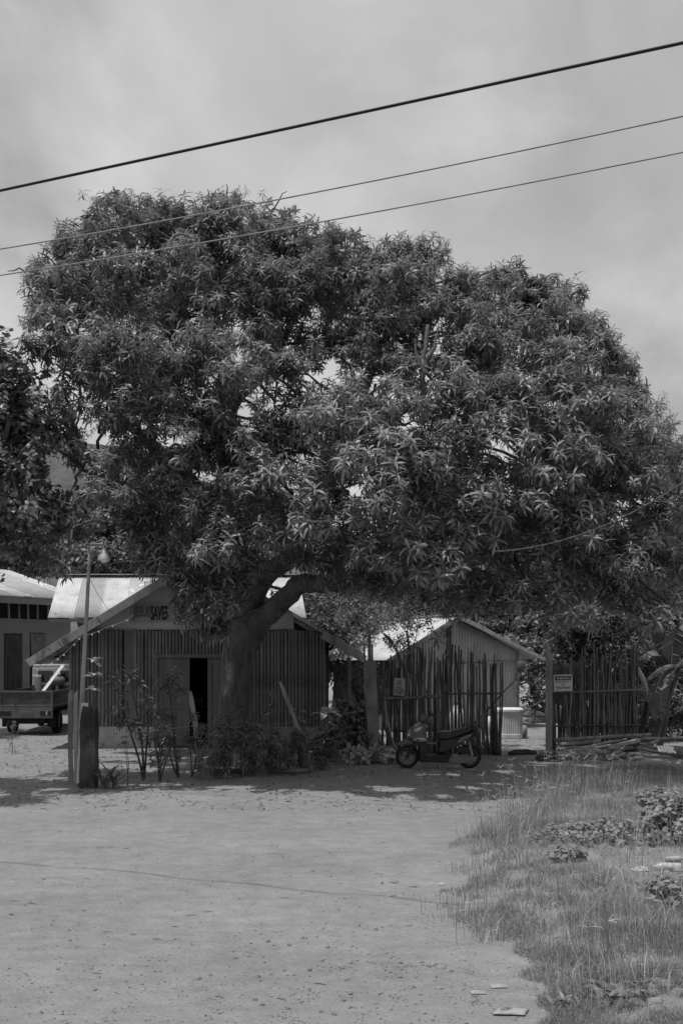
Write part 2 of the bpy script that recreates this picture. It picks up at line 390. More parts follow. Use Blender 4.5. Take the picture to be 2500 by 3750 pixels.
nx_ = len(xs); gb = MB(); gb.v = gv
gb.f = [(j * nx_ + i, j * nx_ + i + 1, (j + 1) * nx_ + i + 1, (j + 1) * nx_ + i) for j in range(len(ys) - 1) for i in range(nx_ - 1)]
tag(gb.build('ground', M['ground'], smooth=True), kind='structure')
hb = MB(); hx = np.arange(-260, 261, 8.0); hy = np.arange(120, 330, 8.0)
def hill_z(x, y):
    return max(-.5, 52 * math.exp(-((x + 75) / 95) ** 2 - ((y - 210) / 55) ** 2) + 20 * math.exp(-((x - 130) / 90) ** 2 - ((y - 220) / 55) ** 2)
               + 2.6 * mnoise.noise((x * .06, y * .06, 1)) + 1.5 * mnoise.noise((x * .2, y * .2, 5)) - 2.5)
hb.v = [(x, y, hill_z(x, y)) for y in hy for x in hx]; nh = len(hx)
hb.f = [(j * nh + i, j * nh + i + 1, (j + 1) * nh + i + 1, (j + 1) * nh + i) for j in range(len(hy) - 1) for i in range(nh - 1)]
tag(hb.build('hill', M['hill'], smooth=True), kind='structure')

# ================================================================== trees
def clumps(lobes, dens, subr, per, gaps=(), depth=.9, upb=.6, zmin=None):
    """whorl positions: lobes of (px x, px y, rx, ry, Y) -> sub-clumps -> leaf clusters on the clumps' outer shells"""
    P, N, C = [], [], []
    for (x, y, rx, ry, Y) in lobes:
        c = np.array(W(x, y, Y)); s = F / Y; R = np.array([rx / s, depth * (rx + ry) / 2 / s, ry / s]); n = max(3, int(dens * R[0] * R[2] * PI))
        d = rng.normal(size=(n, 3)); d /= np.linalg.norm(d, axis=1, keepdims=True)
        r = rng.uniform(.35, 1.0, (n, 1)) ** .6; sc = c + d * r * R; C.append((c, sc))
        k = rng.poisson(per, n) + 2; ci = np.repeat(np.arange(n), k); m = len(ci)
        e = rng.normal(size=(m, 3)); e[:, 2] = np.abs(e[:, 2]) * .9 - .25; e /= np.linalg.norm(e, axis=1, keepdims=True)
        p = sc[ci] + e * subr * rng.uniform(.45, 1.15, (m, 1)); nn = e * .7 + d[ci] * .35 + np.array([0, 0, upb])
        P.append(p); N.append(nn)
    P, N = np.concatenate(P), np.concatenate(N); keep = np.ones(len(P), bool)
    X = CX + F * P[:, 0] / P[:, 1]; Yp = HY - F * (P[:, 2] - CH) / P[:, 1]
    for (gx, gy, ga, gb_, pr) in gaps:
        keep &= ~((((X - gx) / ga) ** 2 + ((Yp - gy) / gb_) ** 2 < 1) & (rng.random(len(P)) < pr))
    if zmin is not None: keep &= P[:, 2] > zmin
    return (*sunlit(P[keep], N[keep]), C)
def bez(a, b, c, n=7):
    return [(1 - t) ** 2 * a + 2 * t * (1 - t) * b + t * t * c for t in [k / (n - 1) for k in range(n)]]
def wob(pts, amt, seed):
    return [p + Vector((mnoise.noise((i * .7, seed, 0)), mnoise.noise((i * .7, seed, 9)), mnoise.noise((i * .7, seed, 17)))) * amt if 0 < i < len(pts) - 1 else p for i, p in enumerate(pts)]

q_ = random.Random(41)
for x_, y_ in [(q_.uniform(620, 2500), q_.uniform(2775, 2935)) for _ in range(34)] + [(q_.uniform(0, 300), q_.uniform(2800, 2920)) for _ in range(3)] + [(x_, 2742 + q_.uniform(-2, 10)) for x_ in range(365, 570, 40)] + [(q_.uniform(620, 1150), q_.uniform(2745, 2775)) for _ in range(3)]: LITPTS.append((GZ(x_, y_), q_.uniform(.18, .32)))
LITPTS += [(W(381, 2040, 17.4), .55), (W(375, 2010, 17.1), .3), (W(345, 2440, 17.0), .35), (W(1188, 2620, 20), .3), (W(1700, 2350, 29.5), .5), (W(1500, 2640, 20.1), .25), (W(1640, 2690, 20.1), .22)]
# ---- the mango tree
TB = GZ(858, 2800); mango = thing('mango_tree', 'huge spreading mango tree with forked trunk growing in front of the bamboo chapel', 'tree', TB)
def WP(lst): return [W(*q) for q in lst]
trk = MB()
tp = [TB + Vector((0, 0, -.15)), TB + Vector((0, 0, .25))] + WP([(862, 2650, 20.7), (864, 2520, 20.7), (872, 2420, 20.7), (886, 2340, 20.7), (897, 2275, 20.7)])
tr_ = [.7, .46, .36, .335, .33, .34, .34]
def rough_tube(b, pts, rads, n, amp, seed):
    i0 = len(b.v); b.tube(pts, rads, n)
    for i in range(i0, len(b.v)):
        v = Vector(b.v[i]); k = mnoise.noise(v * 2.2 + Vector((seed, 0, 0))) * amp + mnoise.noise(v * 7) * amp * .4
        j = (i - i0) // n; c = pts[min(j, len(pts) - 1)]; d = v - c
        if d.length > 1e-5: b.v[i] = tuple(v + d.normalized() * k)
def dens_path(pts, rads, n):
    out, orr = [], []
    for i in range(len(pts) - 1):
        for k in range(n):
            t = k / n; p0 = pts[max(i - 1, 0)]; p1, p2 = pts[i], pts[i + 1]; p3 = pts[min(i + 2, len(pts) - 1)]
            out.append(.5 * ((2 * p1) + (p2 - p0) * t + (2 * p0 - 5 * p1 + 4 * p2 - p3) * t * t + (3 * p1 - p0 - 3 * p2 + p3) * t ** 3)); orr.append(rads[i] * (1 - t) + rads[i + 1] * t)
    return out + [pts[-1]], orr + [rads[-1]]
p_, r_ = dens_path(tp, tr_, 4); rough_tube(trk, p_, r_, 18, .05, 1); trk.build('trunk', M['bark'], mango, smooth=True)
LIMBS = [
    ([(893, 2300, 20.7), (880, 2180, 20.7), (838, 1990, 20.6), (824, 1780, 20.6), (838, 1500, 20.4), (800, 1200, 20.2), (720, 950, 20.2)], [.30, .24, .22, .2, .17, .11, .05]),
    ([(890, 2290, 20.7), (925, 2180, 20.5), (985, 2095, 20.2), (1060, 2040, 19.8), (1160, 1870, 19.6), (1260, 1600, 19.6), (1370, 1330, 20), (1480, 1080, 20.4)], [.32, .25, .21, .19, .16, .14, .1, .05]),
    ([(905, 2350, 20.7), (955, 2278, 20.5), (1035, 2200, 20.2), (1105, 2138, 19.8), (1180, 2142, 19.4), (1400, 2110, 19.2), (1700, 2010, 19.2), (1980, 1800, 19.6), (2150, 1520, 20.4), (2260, 1380, 20.6)], [.30, .25, .21, .2, .17, .15, .13, .11, .08, .04]),
    ([(838, 1990, 20.6), (700, 1760, 20.3), (520, 1600, 19.8), (380, 1430, 19.6), (260, 1180, 19.8)], [.17, .14, .12, .09, .04]),
    ([(824, 1780, 20.6), (650, 1880, 20.2), (480, 1790, 19.6), (300, 1720, 19.2)], [.12, .09, .06, .03]),
    ([(1260, 1600, 19.6), (1480, 1500, 18.6), (1545, 1450, 18.0), (1548, 1330, 17.9), (1565, 1190, 18.2)], [.1, .075, .06, .05, .03]),
    ([(1545, 1400, 18.0), (1530, 1320, 17.9), (1515, 1240, 18.0)], [.04, .03, .015]),
    ([(1548, 1350, 17.9), (1590, 1270, 17.9), (1605, 1180, 18.1)], [.035, .03, .015]),
    ([(1700, 2010, 19.2), (1860, 1880, 18.6), (1960, 1720, 18.2)], [.08, .06, .03]),
    ([(838, 1500, 20.4), (980, 1330, 20.6), (1080, 1150, 20.8), (1150, 950, 20.8)], [.12, .1, .07, .03]),
]
limb_pts = []
for i, (pp, rr) in enumerate(LIMBS):
    b = MB(); p, r = dens_path(WP(pp), rr, 5); p = wob(p, .05, i * 3.3); rough_tube(b, p, r, 10, .02, i); b.build('limb', M['bark'] if i < 3 else M['limb'], mango, smooth=True); limb_pts += p if i not in (5, 6, 7) else []
LOBES = [(330, 850, 135, 140, 20.2), (510, 800, 150, 105, 21), (690, 800, 140, 105, 20.4), (870, 790, 150, 105, 21), (1050, 880, 160, 110, 20.5), (1220, 920, 140, 115, 21),
    (210, 980, 110, 100, 20), (150, 1090, 75, 80, 19.5), (340, 1080, 190, 140, 18.8), (560, 1040, 210, 160, 18.8), (800, 1040, 190, 160, 19), (1020, 1080, 190, 150, 19.2),
    (1200, 1090, 170, 150, 20), (1410, 960, 95, 100, 20.5), (1560, 945, 100, 100, 21), (1480, 1090, 190, 140, 19), (1670, 1070, 115, 95, 20.5),
    (1880, 1050, 85, 85, 21.5), (2010, 1085, 105, 75, 21.5), (2090, 1080, 70, 85, 21.5), (1950, 1210, 190, 120, 20), (2140, 1230, 110, 105, 21), (1760, 1240, 170, 140, 19),
    (2220, 1340, 110, 110, 20.5), (2300, 1450, 95, 110, 21), (2390, 1560, 75, 90, 21), (2440, 1650, 60, 90, 20.5),
    (260, 1290, 140, 120, 18.7), (480, 1320, 180, 140, 18.2), (700, 1300, 150, 130, 18.6), (560, 1490, 150, 105, 17.8), (720, 1480, 90, 100, 18.6), (170, 1200, 70, 70, 19),
    (1030, 1260, 110, 90, 20), (1380, 1290, 110, 110, 19.4), (1680, 1400, 120, 120, 18.2), (1400, 1500, 130, 110, 17.8), (1240, 1560, 200, 135, 17.0), (1470, 1640, 190, 140, 17.0),
    (1040, 1560, 110, 90, 19.0), (1760, 1470, 180, 140, 18), (1950, 1440, 190, 145, 18.5), (2150, 1490, 170, 140, 19), (2320, 1670, 130, 120, 20),
    (800, 1640, 140, 100, 18.6), (1000, 1760, 190, 130, 17.4), (1250, 1790, 230, 140, 16.8), (1500, 1850, 210, 140, 16.8), (1740, 1720, 210, 150, 17.2), (1990, 1690, 210, 150, 17.6), (2220, 1760, 190, 150, 18.5), (2400, 1850, 100, 120, 19.5),
    (900, 1940, 150, 95, 17.8), (1100, 1990, 190, 105, 17.2), (1350, 2020, 210, 110, 17.2), (1600, 2040, 210, 115, 17.2), (1850, 1940, 210, 130, 17.6), (2090, 1940, 190, 140, 18), (2300, 2000, 150, 130, 18.6), (2430, 2070, 90, 100, 19),
    (1370, 2150, 170, 70, 18.2), (1640, 2170, 190, 70, 18.2), (1900, 2130, 170, 80, 18.2), (2160, 2140, 150, 75, 18.2), (2350, 2180, 110, 70, 18.6),
    (430, 1670, 150, 90, 18.2), (610, 1730, 130, 95, 18.8), (400, 1830, 150, 90, 18.8), (590, 1900, 130, 80, 19.2), (270, 1930, 120, 75, 18.6), (740, 1830, 110, 90, 18.6), (430, 1990, 120, 50, 18.8), (240, 2060, 40, 45, 17.6),
    (720, 2080, 110, 70, 18.6), (690, 2190, 70, 60, 18.6), (790, 2210, 60, 45, 18.4), (850, 2100, 90, 60, 18.8), (570, 2060, 60, 40, 18.8), (1290, 2090, 130, 60, 18),
    (1750, 2240, 110, 45, 17.6), (1950, 2235, 120, 50, 17.6), (2150, 2245, 120, 50, 17.6), (2330, 2255, 110, 50, 18), (2460, 2230, 70, 60, 18.2), (1560, 2235, 80, 30, 17.8),
    (1180, 2060, 80, 55, 18.6), (1110, 2030, 90, 40, 18.4), (760, 2260, 60, 50, 18.2), (640, 2140, 60, 40, 18.3), (870, 2180, 70, 60, 18.6), (780, 2320, 40, 30, 19), (900, 2080, 80, 60, 18.4), (690, 2260, 40, 40, 18.2),
    (760, 1000, 260, 170, 23), (1300, 1150, 250, 150, 23.5), (1900, 1350, 260, 160, 23.5), (500, 1350, 220, 150, 22.5), (2100, 1700, 230, 170, 22.5), (1600, 1750, 240, 170, 22.5)]
GAPS = [(890, 1480, 48, 66, .95), (920, 1560, 36, 30, .85), (1215, 1320, 62, 38, .9), (1130, 1370, 36, 28, .8), (380, 1600, 75, 38, .9), (280, 1200, 40, 30, .8), (690, 1130, 40, 30, .8), (780, 1390, 40, 35, .85), (640, 1600, 45, 35, .85), (300, 1545, 40, 25, .8), (1560, 1320, 50, 130, .6), (230, 1760, 80, 60, .85),
        (1030, 2120, 75, 60, .9), (1010, 2235, 90, 60, .97), (1120, 2255, 60, 55, .97), (520, 2240, 105, 85, 1), (590, 2160, 70, 50, .95), (1560, 2250, 150, 60, .9), (940, 2330, 100, 90, 1.0), (362, 2030, 95, 95, 1), (400, 2190, 120, 100, 1)]
OUT = [(75, 1080), (90, 980), (230, 840), (310, 730), (470, 720), (600, 740), (720, 740), (880, 710), (990, 740), (1100, 800), (1230, 820), (1330, 900), (1500, 890), (1600, 880), (1680, 970), (1760, 1030), (1880, 980), (2000, 1050), (2110, 1050), (2200, 1150), (2280, 1220), (2340, 1340), (2420, 1500), (2470, 1580), (2490, 1700), (2510, 2000), (2480, 2190), (2300, 2230), (2000, 2210), (1700, 2220), (1400, 2180), (1250, 2100), (1100, 2060), (950, 2030), (880, 2100), (700, 2150), (560, 2060), (400, 2020), (200, 2030), (130, 1950), (200, 1800), (190, 1600), (170, 1400), (120, 1250)]
def in_poly(x, y, pl):
    c = False; j = len(pl) - 1
    for i in range(len(pl)):
        (xi, yi), (xj, yj) = pl[i], pl[j]
        if (yi > y) != (yj > y) and x < (xj - xi) * (y - yi) / (yj - yi) + xi: c = not c
        j = i
    return c
for gy_ in range(760, 2240, 118):
    for gx_ in range(60, 2520, 128):
        for rep in range(2):
            x_, y_ = gx_ + rnd.uniform(-55, 55), gy_ + rnd.uniform(-50, 50)
            if in_poly(x_, y_, OUT) and (rep == 0 or rnd.random() < .55): LOBES.append((x_, y_, rnd.uniform(75, 115), rnd.uniform(60, 90), rnd.uniform(17.6, 19.8) if rep == 0 and y_ > 1250 else rnd.uniform(19.4, 22.8)))
P, N, C = clumps([(a, b_, c_, d_, e_ - (1.3 if a > 1350 and b_ > 1450 and e_ < 20.5 else (.8 if b_ > 1500 and e_ < 19.5 and a > 850 else (1.1 if b_ > 1150 and e_ < 19.7 and a < 900 else 0)))) for a, b_, c_, d_, e_ in LOBES], 5.2, .40, 12.0, GAPS, upb=.9)
TOPL = np.array([(-50, 1120), (60, 1090), (75, 1010), (98, 960), (220, 812), (293, 712), (440, 690), (560, 712), (640, 712), (720, 700), (806, 690), (977, 690), (1010, 740), (1172, 785), (1318, 835), (1343, 872), (1465, 845), (1611, 845), (1650, 880), (1709, 955), (1768, 990), (1895, 950), (1953, 990), (2134, 1005), (2160, 1100), (2270, 1190), (2300, 1300), (2393, 1425), (2466, 1500), (2500, 1600), (2560, 1700)], float)
_x = CX + F * P[:, 0] / P[:, 1]; _y = HY - F * (P[:, 2] - CH) / P[:, 1]; _k = _y > np.interp(_x, TOPL[:, 0], TOPL[:, 1]) + rng.uniform(-12, 40, len(P)); P, N = P[_k], N[_k]
print('mango sprays', len(P))
# lone hanging sprays below the crown
sp = [(640, 2205, 18.2), (660, 2245, 18.3), (640, 2170, 18.3), (700, 2290, 18.6), (770, 2270, 18.4), (810, 2300, 18.7), (740, 2360, 19.5), (765, 2350, 19.4), (1000, 2150, 18.6), (1330, 2230, 17.8), (1340, 2270, 17.8),
      (1600, 2330, 18), (1610, 2365, 18), (1625, 2310, 18), (1580, 2290, 18), (2050, 2260, 18), (2230, 2290, 18), (2380, 2300, 18), (2400, 2270, 18.2), (2440, 2240, 18.2), (2150, 2230, 18), (1860, 2240, 18), (1760, 2250, 18), (240, 2090, 17.6), (1490, 2240, 18.0),
      (1890, 940, 21.5), (1895, 975, 21.5), (1590, 850, 21), (1610, 880, 21), (1400, 870, 20.6), (2110, 1005, 21.5), (2120, 1040, 21.5), (2430, 1440, 21), (2440, 1475, 21), (2330, 1290, 20.8), (590, 695, 20.8), (300, 700, 20.2), (480, 690, 20.8), (730, 705, 20.5), (900, 690, 21), (960, 700, 21)]
P = np.concatenate([P, np.array([W(*q) for q in sp])]); N = np.concatenate([N, np.tile([0, -.25, 1.0], (len(sp), 1))])
cut = P[:, 2] > 2.6; P, N = P[cut], N[cut]
# twigs and branches carrying the clumps
LPn = np.array([tuple(q) for q in limb_pts]); tw = MB(); br = MB()
for i, (c, scs) in enumerate(C):
    d = np.linalg.norm(LPn - c, axis=1); a = Vector(LPn[int(np.argmin(d))]); c_ = Vector(c)
    if d.min() > 2.0: a = c_ + (a - c_).normalized() * 1.2
    mid = (a + c_) / 2 + Vector((0, 0, .15)); path = wob(bez(a, mid, c_, 6), .12, i * 1.7); br.tube(path, [.032, .03, .028, .026, .024, .018], 6, cap=False)
    for q in scs[::2]:
        q = Vector(q); tw.tube(wob(bez(c_, (c_ + q) / 2 + Vector((0, 0, .12)), q, 4), .06, q.x), [.022, .017, .012, .008], 4, cap=False)
br.build('branch', M['limb'], mango, smooth=True, kind='stuff'); tw.build('twig', M['limb'], mango, kind='stuff')
# nearest 300 sprays as parts, the rest as one mass
front = np.argsort(P[:, 1] + rng.uniform(0, .6, len(P)))
inview = [i for i in front if -20 < CX + F * P[i, 0] / P[i, 1] < 2520][:300]
sel = np.zeros(len(P), bool); sel[inview] = True
scatter('crown', MANGO_T, P[~sel], N[~sel], rng.uniform(.5, 1.05, (~sel).sum()), M['mango'], mango)
LM = [tpl_mesh('leaf_spray', t, M['mango']) for t in MANGO_T]
for i in inview:
    z = Vector(N[i]).normalized(); q = z.to_track_quat('Z', 'Y'); s = rnd.uniform(.7, 1.12)
    inst(rnd.choice(LM), 'leaf_spray', mango, P[i], (q @ Matrix.Rotation(rnd.uniform(0, 6.28), 3, 'Z').to_quaternion()).to_euler(), (s, s, s))

def leafy_tree(name, label, base, lobes, tpls, material, dens, subr, per, scl=(.9, 1.2), cat='tree', trunk_r=.16, group=None, gaps=(), limbmat='limb', trunk_top=None):
    base = Vector(base); t = thing(name, label, cat, base, group)
    P, N, C = clumps(lobes, dens, subr, per, gaps, upb=.4, zmin=.1)
    top = Vector(trunk_top) if trunk_top else Vector(np.mean([c for c, _ in C], axis=0))
    b = MB(); path = bez(base - Vector((0, 0, .2)), (base + top) / 2 + Vector((.15, 0, 0)), top, 7); rough_tube(b, path, [trunk_r * (1.15 - .1 * k) for k in range(7)], 9, trunk_r * .12, base.x)
    b.build('trunk', M[limbmat], t, smooth=True); b = MB()
    for c, scs in C:
        c_ = Vector(c); b.tube(wob(bez(top * .6 + base * .4, (top + c_) / 2, c_, 5), .1, c_.x), [trunk_r * k for k in (.5, .42, .34, .28, .2)], 5, cap=False)
        for q in scs[::4]: b.tube([c_, (c_ + Vector(q)) / 2, Vector(q)], [trunk_r * .16, trunk_r * .12, trunk_r * .06], 4, cap=False)
    b.build('branch', M[limbmat], t, kind='stuff')
    scatter('crown', tpls, P, N, rng.uniform(scl[0], scl[1], len(P)), material, t); return t

leafy_tree('broadleaf_tree', 'dark round-leaved tree overhanging the grey house beside the mango tree', (-8.2, 16.9, 0),
    [(60, 1330, 120, 90, 17.4), (130, 1440, 110, 100, 17.0), (40, 1520, 150, 120, 16.6), (140, 1600, 120, 110, 16.6), (40, 1720, 160, 130, 16.2), (150, 1760, 90, 100, 16.6), (70, 1880, 130, 110, 16.4), (150, 1950, 90, 90, 16.8), (30, 2010, 90, 60, 16.6),
     (200, 1900, 90, 80, 17.4), (180, 2000, 80, 60, 17.6), (-330, 1500, 140, 140, 15.0), (-320, 1760, 130, 130, 15.0), (-420, 1650, 140, 150, 14.6), (40, 1620, 170, 150, 17.4), (120, 1700, 120, 110, 17.0), (150, 1850, 110, 100, 17.2), (60, 1440, 130, 110, 17.6),
     (-180, 1400, 190, 150, 16.8), (-200, 1700, 200, 170, 16.6), (-160, 1950, 160, 120, 16.6), (-60, 1600, 200, 190, 18.1), (-380, 1550, 200, 200, 16.8)],
    ROUND_T, M['roundleaf'], 7.5, .38, 11, gaps=[(225, 1740, 70, 60, .9), (60, 1790, 45, 28, .9), (380, 2050, 200, 160, 1)])
leafy_tree('broadleaf_tree', 'unseen tree added left of the view to shade the parked flatbed truck', (-13.6, 27.5, 0), [(-430, 1750, 180, 140, 27), (-300, 1900, 110, 110, 28), (-380, 1600, 180, 140, 28), (-500, 1980, 180, 110, 27), (-290, 1750, 100, 110, 29), (-290, 2020, 90, 80, 26.5), (-250, 2060, 90, 70, 29.5)], ROUND_T, M['roundleaf'], 6.5, .45, 12, (1.2, 1.7))  # added tree, out of view on the left; its crown shades the truck
FARG = 'trees beyond the houses'
far = [('background_tree', 'leafy tree rising over the ridge of the grey house', (-13.0, 47, 0), [(20, 1990, 150, 110, 46), (110, 2050, 120, 70, 45), (-60, 1900, 160, 120, 47)], FAR_T),
    ('background_tree', 'vine-draped tree behind the left end of the white iron roof', (-11, 45, 0), [(230, 1960, 110, 120, 46), (290, 2060, 120, 60, 43), (180, 2050, 100, 60, 44)], FAR_T),
    ('background_tree', 'sunlit leafy tree behind the solar panel on the white iron roof', (-8.2, 46, 0), [(450, 1950, 150, 130, 46), (560, 2040, 130, 70, 43), (400, 2060, 110, 50, 42)], FAR_T),
    ('background_tree', 'tall leafy tree behind the chapel gable', (-4.5, 46, 0), [(730, 1960, 180, 150, 46), (850, 2080, 170, 90, 43), (650, 2060, 120, 60, 43), (950, 1900, 160, 120, 47)], FAR_T),
    ('background_tree', 'leafy tree behind the iron-roofed shed ridge', (3.2, 42, 0), [(1480, 2120, 170, 110, 42), (1650, 2140, 150, 120, 43), (1560, 2000, 180, 120, 44), (1320, 2120, 130, 100, 43)], FAR_T),
    ('background_tree', 'tall leafy tree with bare pale trunk behind the right end of the shed', (7.6, 38, 0), [(1820, 2160, 130, 130, 38), (1960, 2140, 150, 140, 39), (1900, 2010, 200, 130, 40), (1780, 2280, 70, 60, 37)], FAR_T),
    ('background_tree', 'dense tree behind the fence of the no trespassing sign', (9.9, 37, 0), [(2180, 2130, 170, 150, 38), (2330, 2080, 150, 140, 38), (2100, 2260, 100, 80, 36)], FAR_T),
    ('background_tree', 'broad-leaved tree towering over the banana plants', (12.2, 30, 0), [(2480, 1850, 110, 170, 29), (2560, 2000, 160, 200, 29), (2450, 2080, 120, 120, 30), (2600, 1750, 130, 150, 29.5)], ROUND_T)]
far += [('background_tree', 'shady tree standing between the shed corner and the feathery bush', (8.2, 35, 0), [(2060, 2330, 120, 110, 35), (1980, 2300, 100, 110, 36), (2120, 2440, 110, 100, 34.5)], FAR_T),
    ('background_tree', 'shady tree filling the back of the banana grove', (11.3, 34, 0), [(2300, 2300, 140, 120, 34), (2420, 2380, 140, 120, 34), (2350, 2520, 150, 110, 33), (2500, 2520, 110, 120, 33), (2200, 2400, 110, 110, 34)], FAR_T),
    ('background_tree', 'low tree behind the porch end of the chapel', (-.2, 38, 0), [(1180, 2330, 130, 100, 38), (1280, 2430, 110, 90, 37), (1400, 2360, 110, 110, 38), (1060, 2260, 110, 80, 39)], FAR_T)]
for n_, lab, base, lob, tp_ in far:
    leafy_tree(n_, lab, base, lob, tp_, M['farleaf'], 7.5 if tp_ is FAR_T else 2.6, .7, 14, (.8, 1.3) if tp_ is FAR_T else (1.3, 1.9), group=FARG, trunk_r=.2)
leafy_tree('bush', 'sunlit fine-leaved bush between the chapel porch and the iron shed', (1.3, 32.5, 0), [(1180, 2270, 110, 90, 32), (1290, 2320, 110, 90, 32), (1400, 2260, 110, 90, 33), (1250, 2200, 120, 80, 34), (1330, 2420, 70, 90, 32), (1150, 2190, 70, 60, 33)],
    FINE_T, M['farleaf'], 3.2, .5, 12, (1.3, 1.8), cat='bush', trunk_r=.09)
leafy_tree('bush', 'fine-leaved bush spilling onto the left slope of the shed roof', (2.0, 28.2, 0), [(1490, 2310, 90, 60, 28.0), (1440, 2350, 70, 50, 27.8), (1540, 2270, 60, 45, 28.4)],
    FINE_T, M['farleaf'], 1.6, .35, 8, (1.0, 1.4), cat='bush', trunk_r=.04)
leafy_tree('bush', 'tall feathery bush standing right behind the fence of the no trespassing sign', (6.4, 26.2, 0), [(2080, 2340, 90, 110, 26), (2190, 2300, 110, 110, 26.4), (2280, 2360, 90, 100, 26.2), (2150, 2430, 120, 110, 26), (2250, 2490, 100, 110, 26), (2060, 2480, 70, 110, 26.3), (2180, 2600, 140, 100, 26.3)],
    FINE_T, M['shrubleaf'], 8.0, .42, 14, (1.2, 1.7), cat='bush', trunk_r=.07)
leafy_tree('bush', 'tangled bush behind the leaning banana stem', (8.6, 27, 0), [(2380, 2450, 90, 90, 27), (2450, 2530, 90, 110, 27), (2400, 2620, 90, 90, 26.6), (2480, 2400, 80, 90, 27.5), (2520, 2650, 80, 80, 26.5)],
    FINE_T, M['shrubleaf'], 8.0, .42, 13, (1.2, 1.8), cat='bush', trunk_r=.07)
leafy_tree('bush', 'low bush in the yard between shed wall and gate post', (6.3, 33, 0), [(1940, 2430, 60, 100, 34), (1970, 2540, 60, 70, 33.5), (1900, 2380, 50, 50, 35), (2010, 2450, 60, 90, 34)], FAR_T, M['shrubleaf'], 7, .5, 9, (.5, .8), cat='bush', trunk_r=.07)
leafy_tree('bush', 'dark bush filling the gap beside the chapel porch posts', (.7, 28.5, 0), [(1240, 2440, 50, 40, 28), (1300, 2490, 60, 70, 28.5), (1330, 2560, 50, 60, 28)], FINE_T, M['shrubleaf'], 4, .35, 9, (1, 1.5), cat='bush', trunk_r=.05)

# ================================================================== the bamboo chapel
YW, SW = 24.4, F / 24.4
def XW(x): return (x - CX) / SW
def ZW(y): return CH + (HY - y) / SW
chapel = thing('chapel', 'low bamboo-walled chapel with white gable panel behind the mango trunk', 'building', (-3.5, YW, 0))
YR, YB = 23.85, 29.4
LE, AP, RE = W(97, 2420, YR), W(718, 2040, YR), W(1330, 2397, YR)
def zr(X): return LE.z + (AP.z - LE.z) * (X - LE.x) / (AP.x - LE.x) if X < AP.x else RE.z + (AP.z - RE.z) * (X - RE.x) / (AP.x - RE.x)
XL, XR_, DL, DR = XW(252), XW(1194), XW(568), XW(850)
ZP, ZD, ZG = ZW(2661), ZW(2408), ZW(2303)
def gable_poly(x0, x1, z0, y, drop=.06, ztop=None):
    p = [(x0, y, z0), (x1, y, z0)]; q = [x1] + ([AP.x] if x0 < AP.x < x1 else []) + [x0]
    return p + [(x, y, min(zr(x) - drop, ztop) if ztop else zr(x) - drop) for x in q]
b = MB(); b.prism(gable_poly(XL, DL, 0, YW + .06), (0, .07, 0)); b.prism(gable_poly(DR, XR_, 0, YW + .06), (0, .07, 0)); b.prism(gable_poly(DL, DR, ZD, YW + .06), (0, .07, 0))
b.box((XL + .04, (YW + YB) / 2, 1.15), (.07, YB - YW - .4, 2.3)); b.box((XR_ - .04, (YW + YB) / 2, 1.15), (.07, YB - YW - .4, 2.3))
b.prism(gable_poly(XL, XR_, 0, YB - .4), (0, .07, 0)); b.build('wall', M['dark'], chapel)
b = MB(); b.prism(gable_poly(XW(357), XW(1075), ZG, YW + .015, .03), (0, .035, 0)); b.build('gable_panel', M['panel'], chapel)
b = MB(); b.beam((XW(350), YW - .005, ZG - .015), (XW(1080), YW - .005, ZG - .015), .03, .03); b.build('trim', M['wood'], chapel)
b = MB(); b.box(((XL + DL) / 2, YW - .01, ZP / 2), (DL - XL, .14, ZP)); b.build('plinth', M['plinth'], chapel, bevel=.015)
b = MB(); b.box(((DR + XR_) / 2, YW - .01, ZP / 2), (XR_ - DR, .14, ZP)); b.build('plinth', M['concrete'], chapel, bevel=.015)
def bamboo_mesh(h, r, seed, material, nodes=.34):
    b = MB(); pts, rr = [], []; z = 0; q = random.Random(seed)
    while z < h:
        e = min(h, z + nodes * q.uniform(.8, 1.2)); pts += [(0, 0, z), (0, 0, z + .012), (0, 0, e - .012)]; rr += [r * 1.1, r, r]; z = e
    pts.append((0, 0, h)); rr.append(r * 1.08); b.tube(pts, rr, 8); me = bpy.data.meshes.new('slat'); me.from_pydata(b.v, [], b.f)
    me.polygons.foreach_set('use_smooth', [True] * len(me.polygons)); me.materials.append(material); return me
BM_L = [bamboo_mesh(2.4, .043, k, M['bamboo_dark']) for k in range(5)]; BM_S = [bamboo_mesh(.66, .04, k, M['bamboo_dark']) for k in range(3)]
def slat_row(x0, x1, n, z0, z1, meshes, h, skip=()):
    for k in range(n):
        if k in skip: continue
        X = x0 + (x1 - x0) * (k + .5) / n; zt = min(z1, zr(X) - .07); w = (x1 - x0) / n / .088
        inst(rnd.choice(meshes), 'slat', chapel, (X, YW + .005 + rnd.uniform(-.008, .008), z0 + rnd.uniform(-.02, .005)), (rnd.uniform(-.004, .004), rnd.uniform(-.005, .005), rnd.uniform(0, 6)), (w, w, (zt - z0) / h))
slat_row(XL, DL, 24, ZP, ZG - .035, BM_L, 2.4, (15, 16, 17)); slat_row(DL, DR, 23, ZD, ZG - .035, BM_S, .66); slat_row(DR, XR_, 27, ZP, ZG - .035, BM_L, 2.4)
for x in (462, 478, 494):
    b = MB(); b.box((XW(x), YW + .03, (ZP + ZG) / 2), (.105, .03, ZG - ZP - .05)); b.build('board', M['doorwood'], chapel)
b = MB(); b.box((XW(478), YW - .005, ZW(2437)), (.36, .03, .05)); b.build('board', M['doorwood'], chapel)
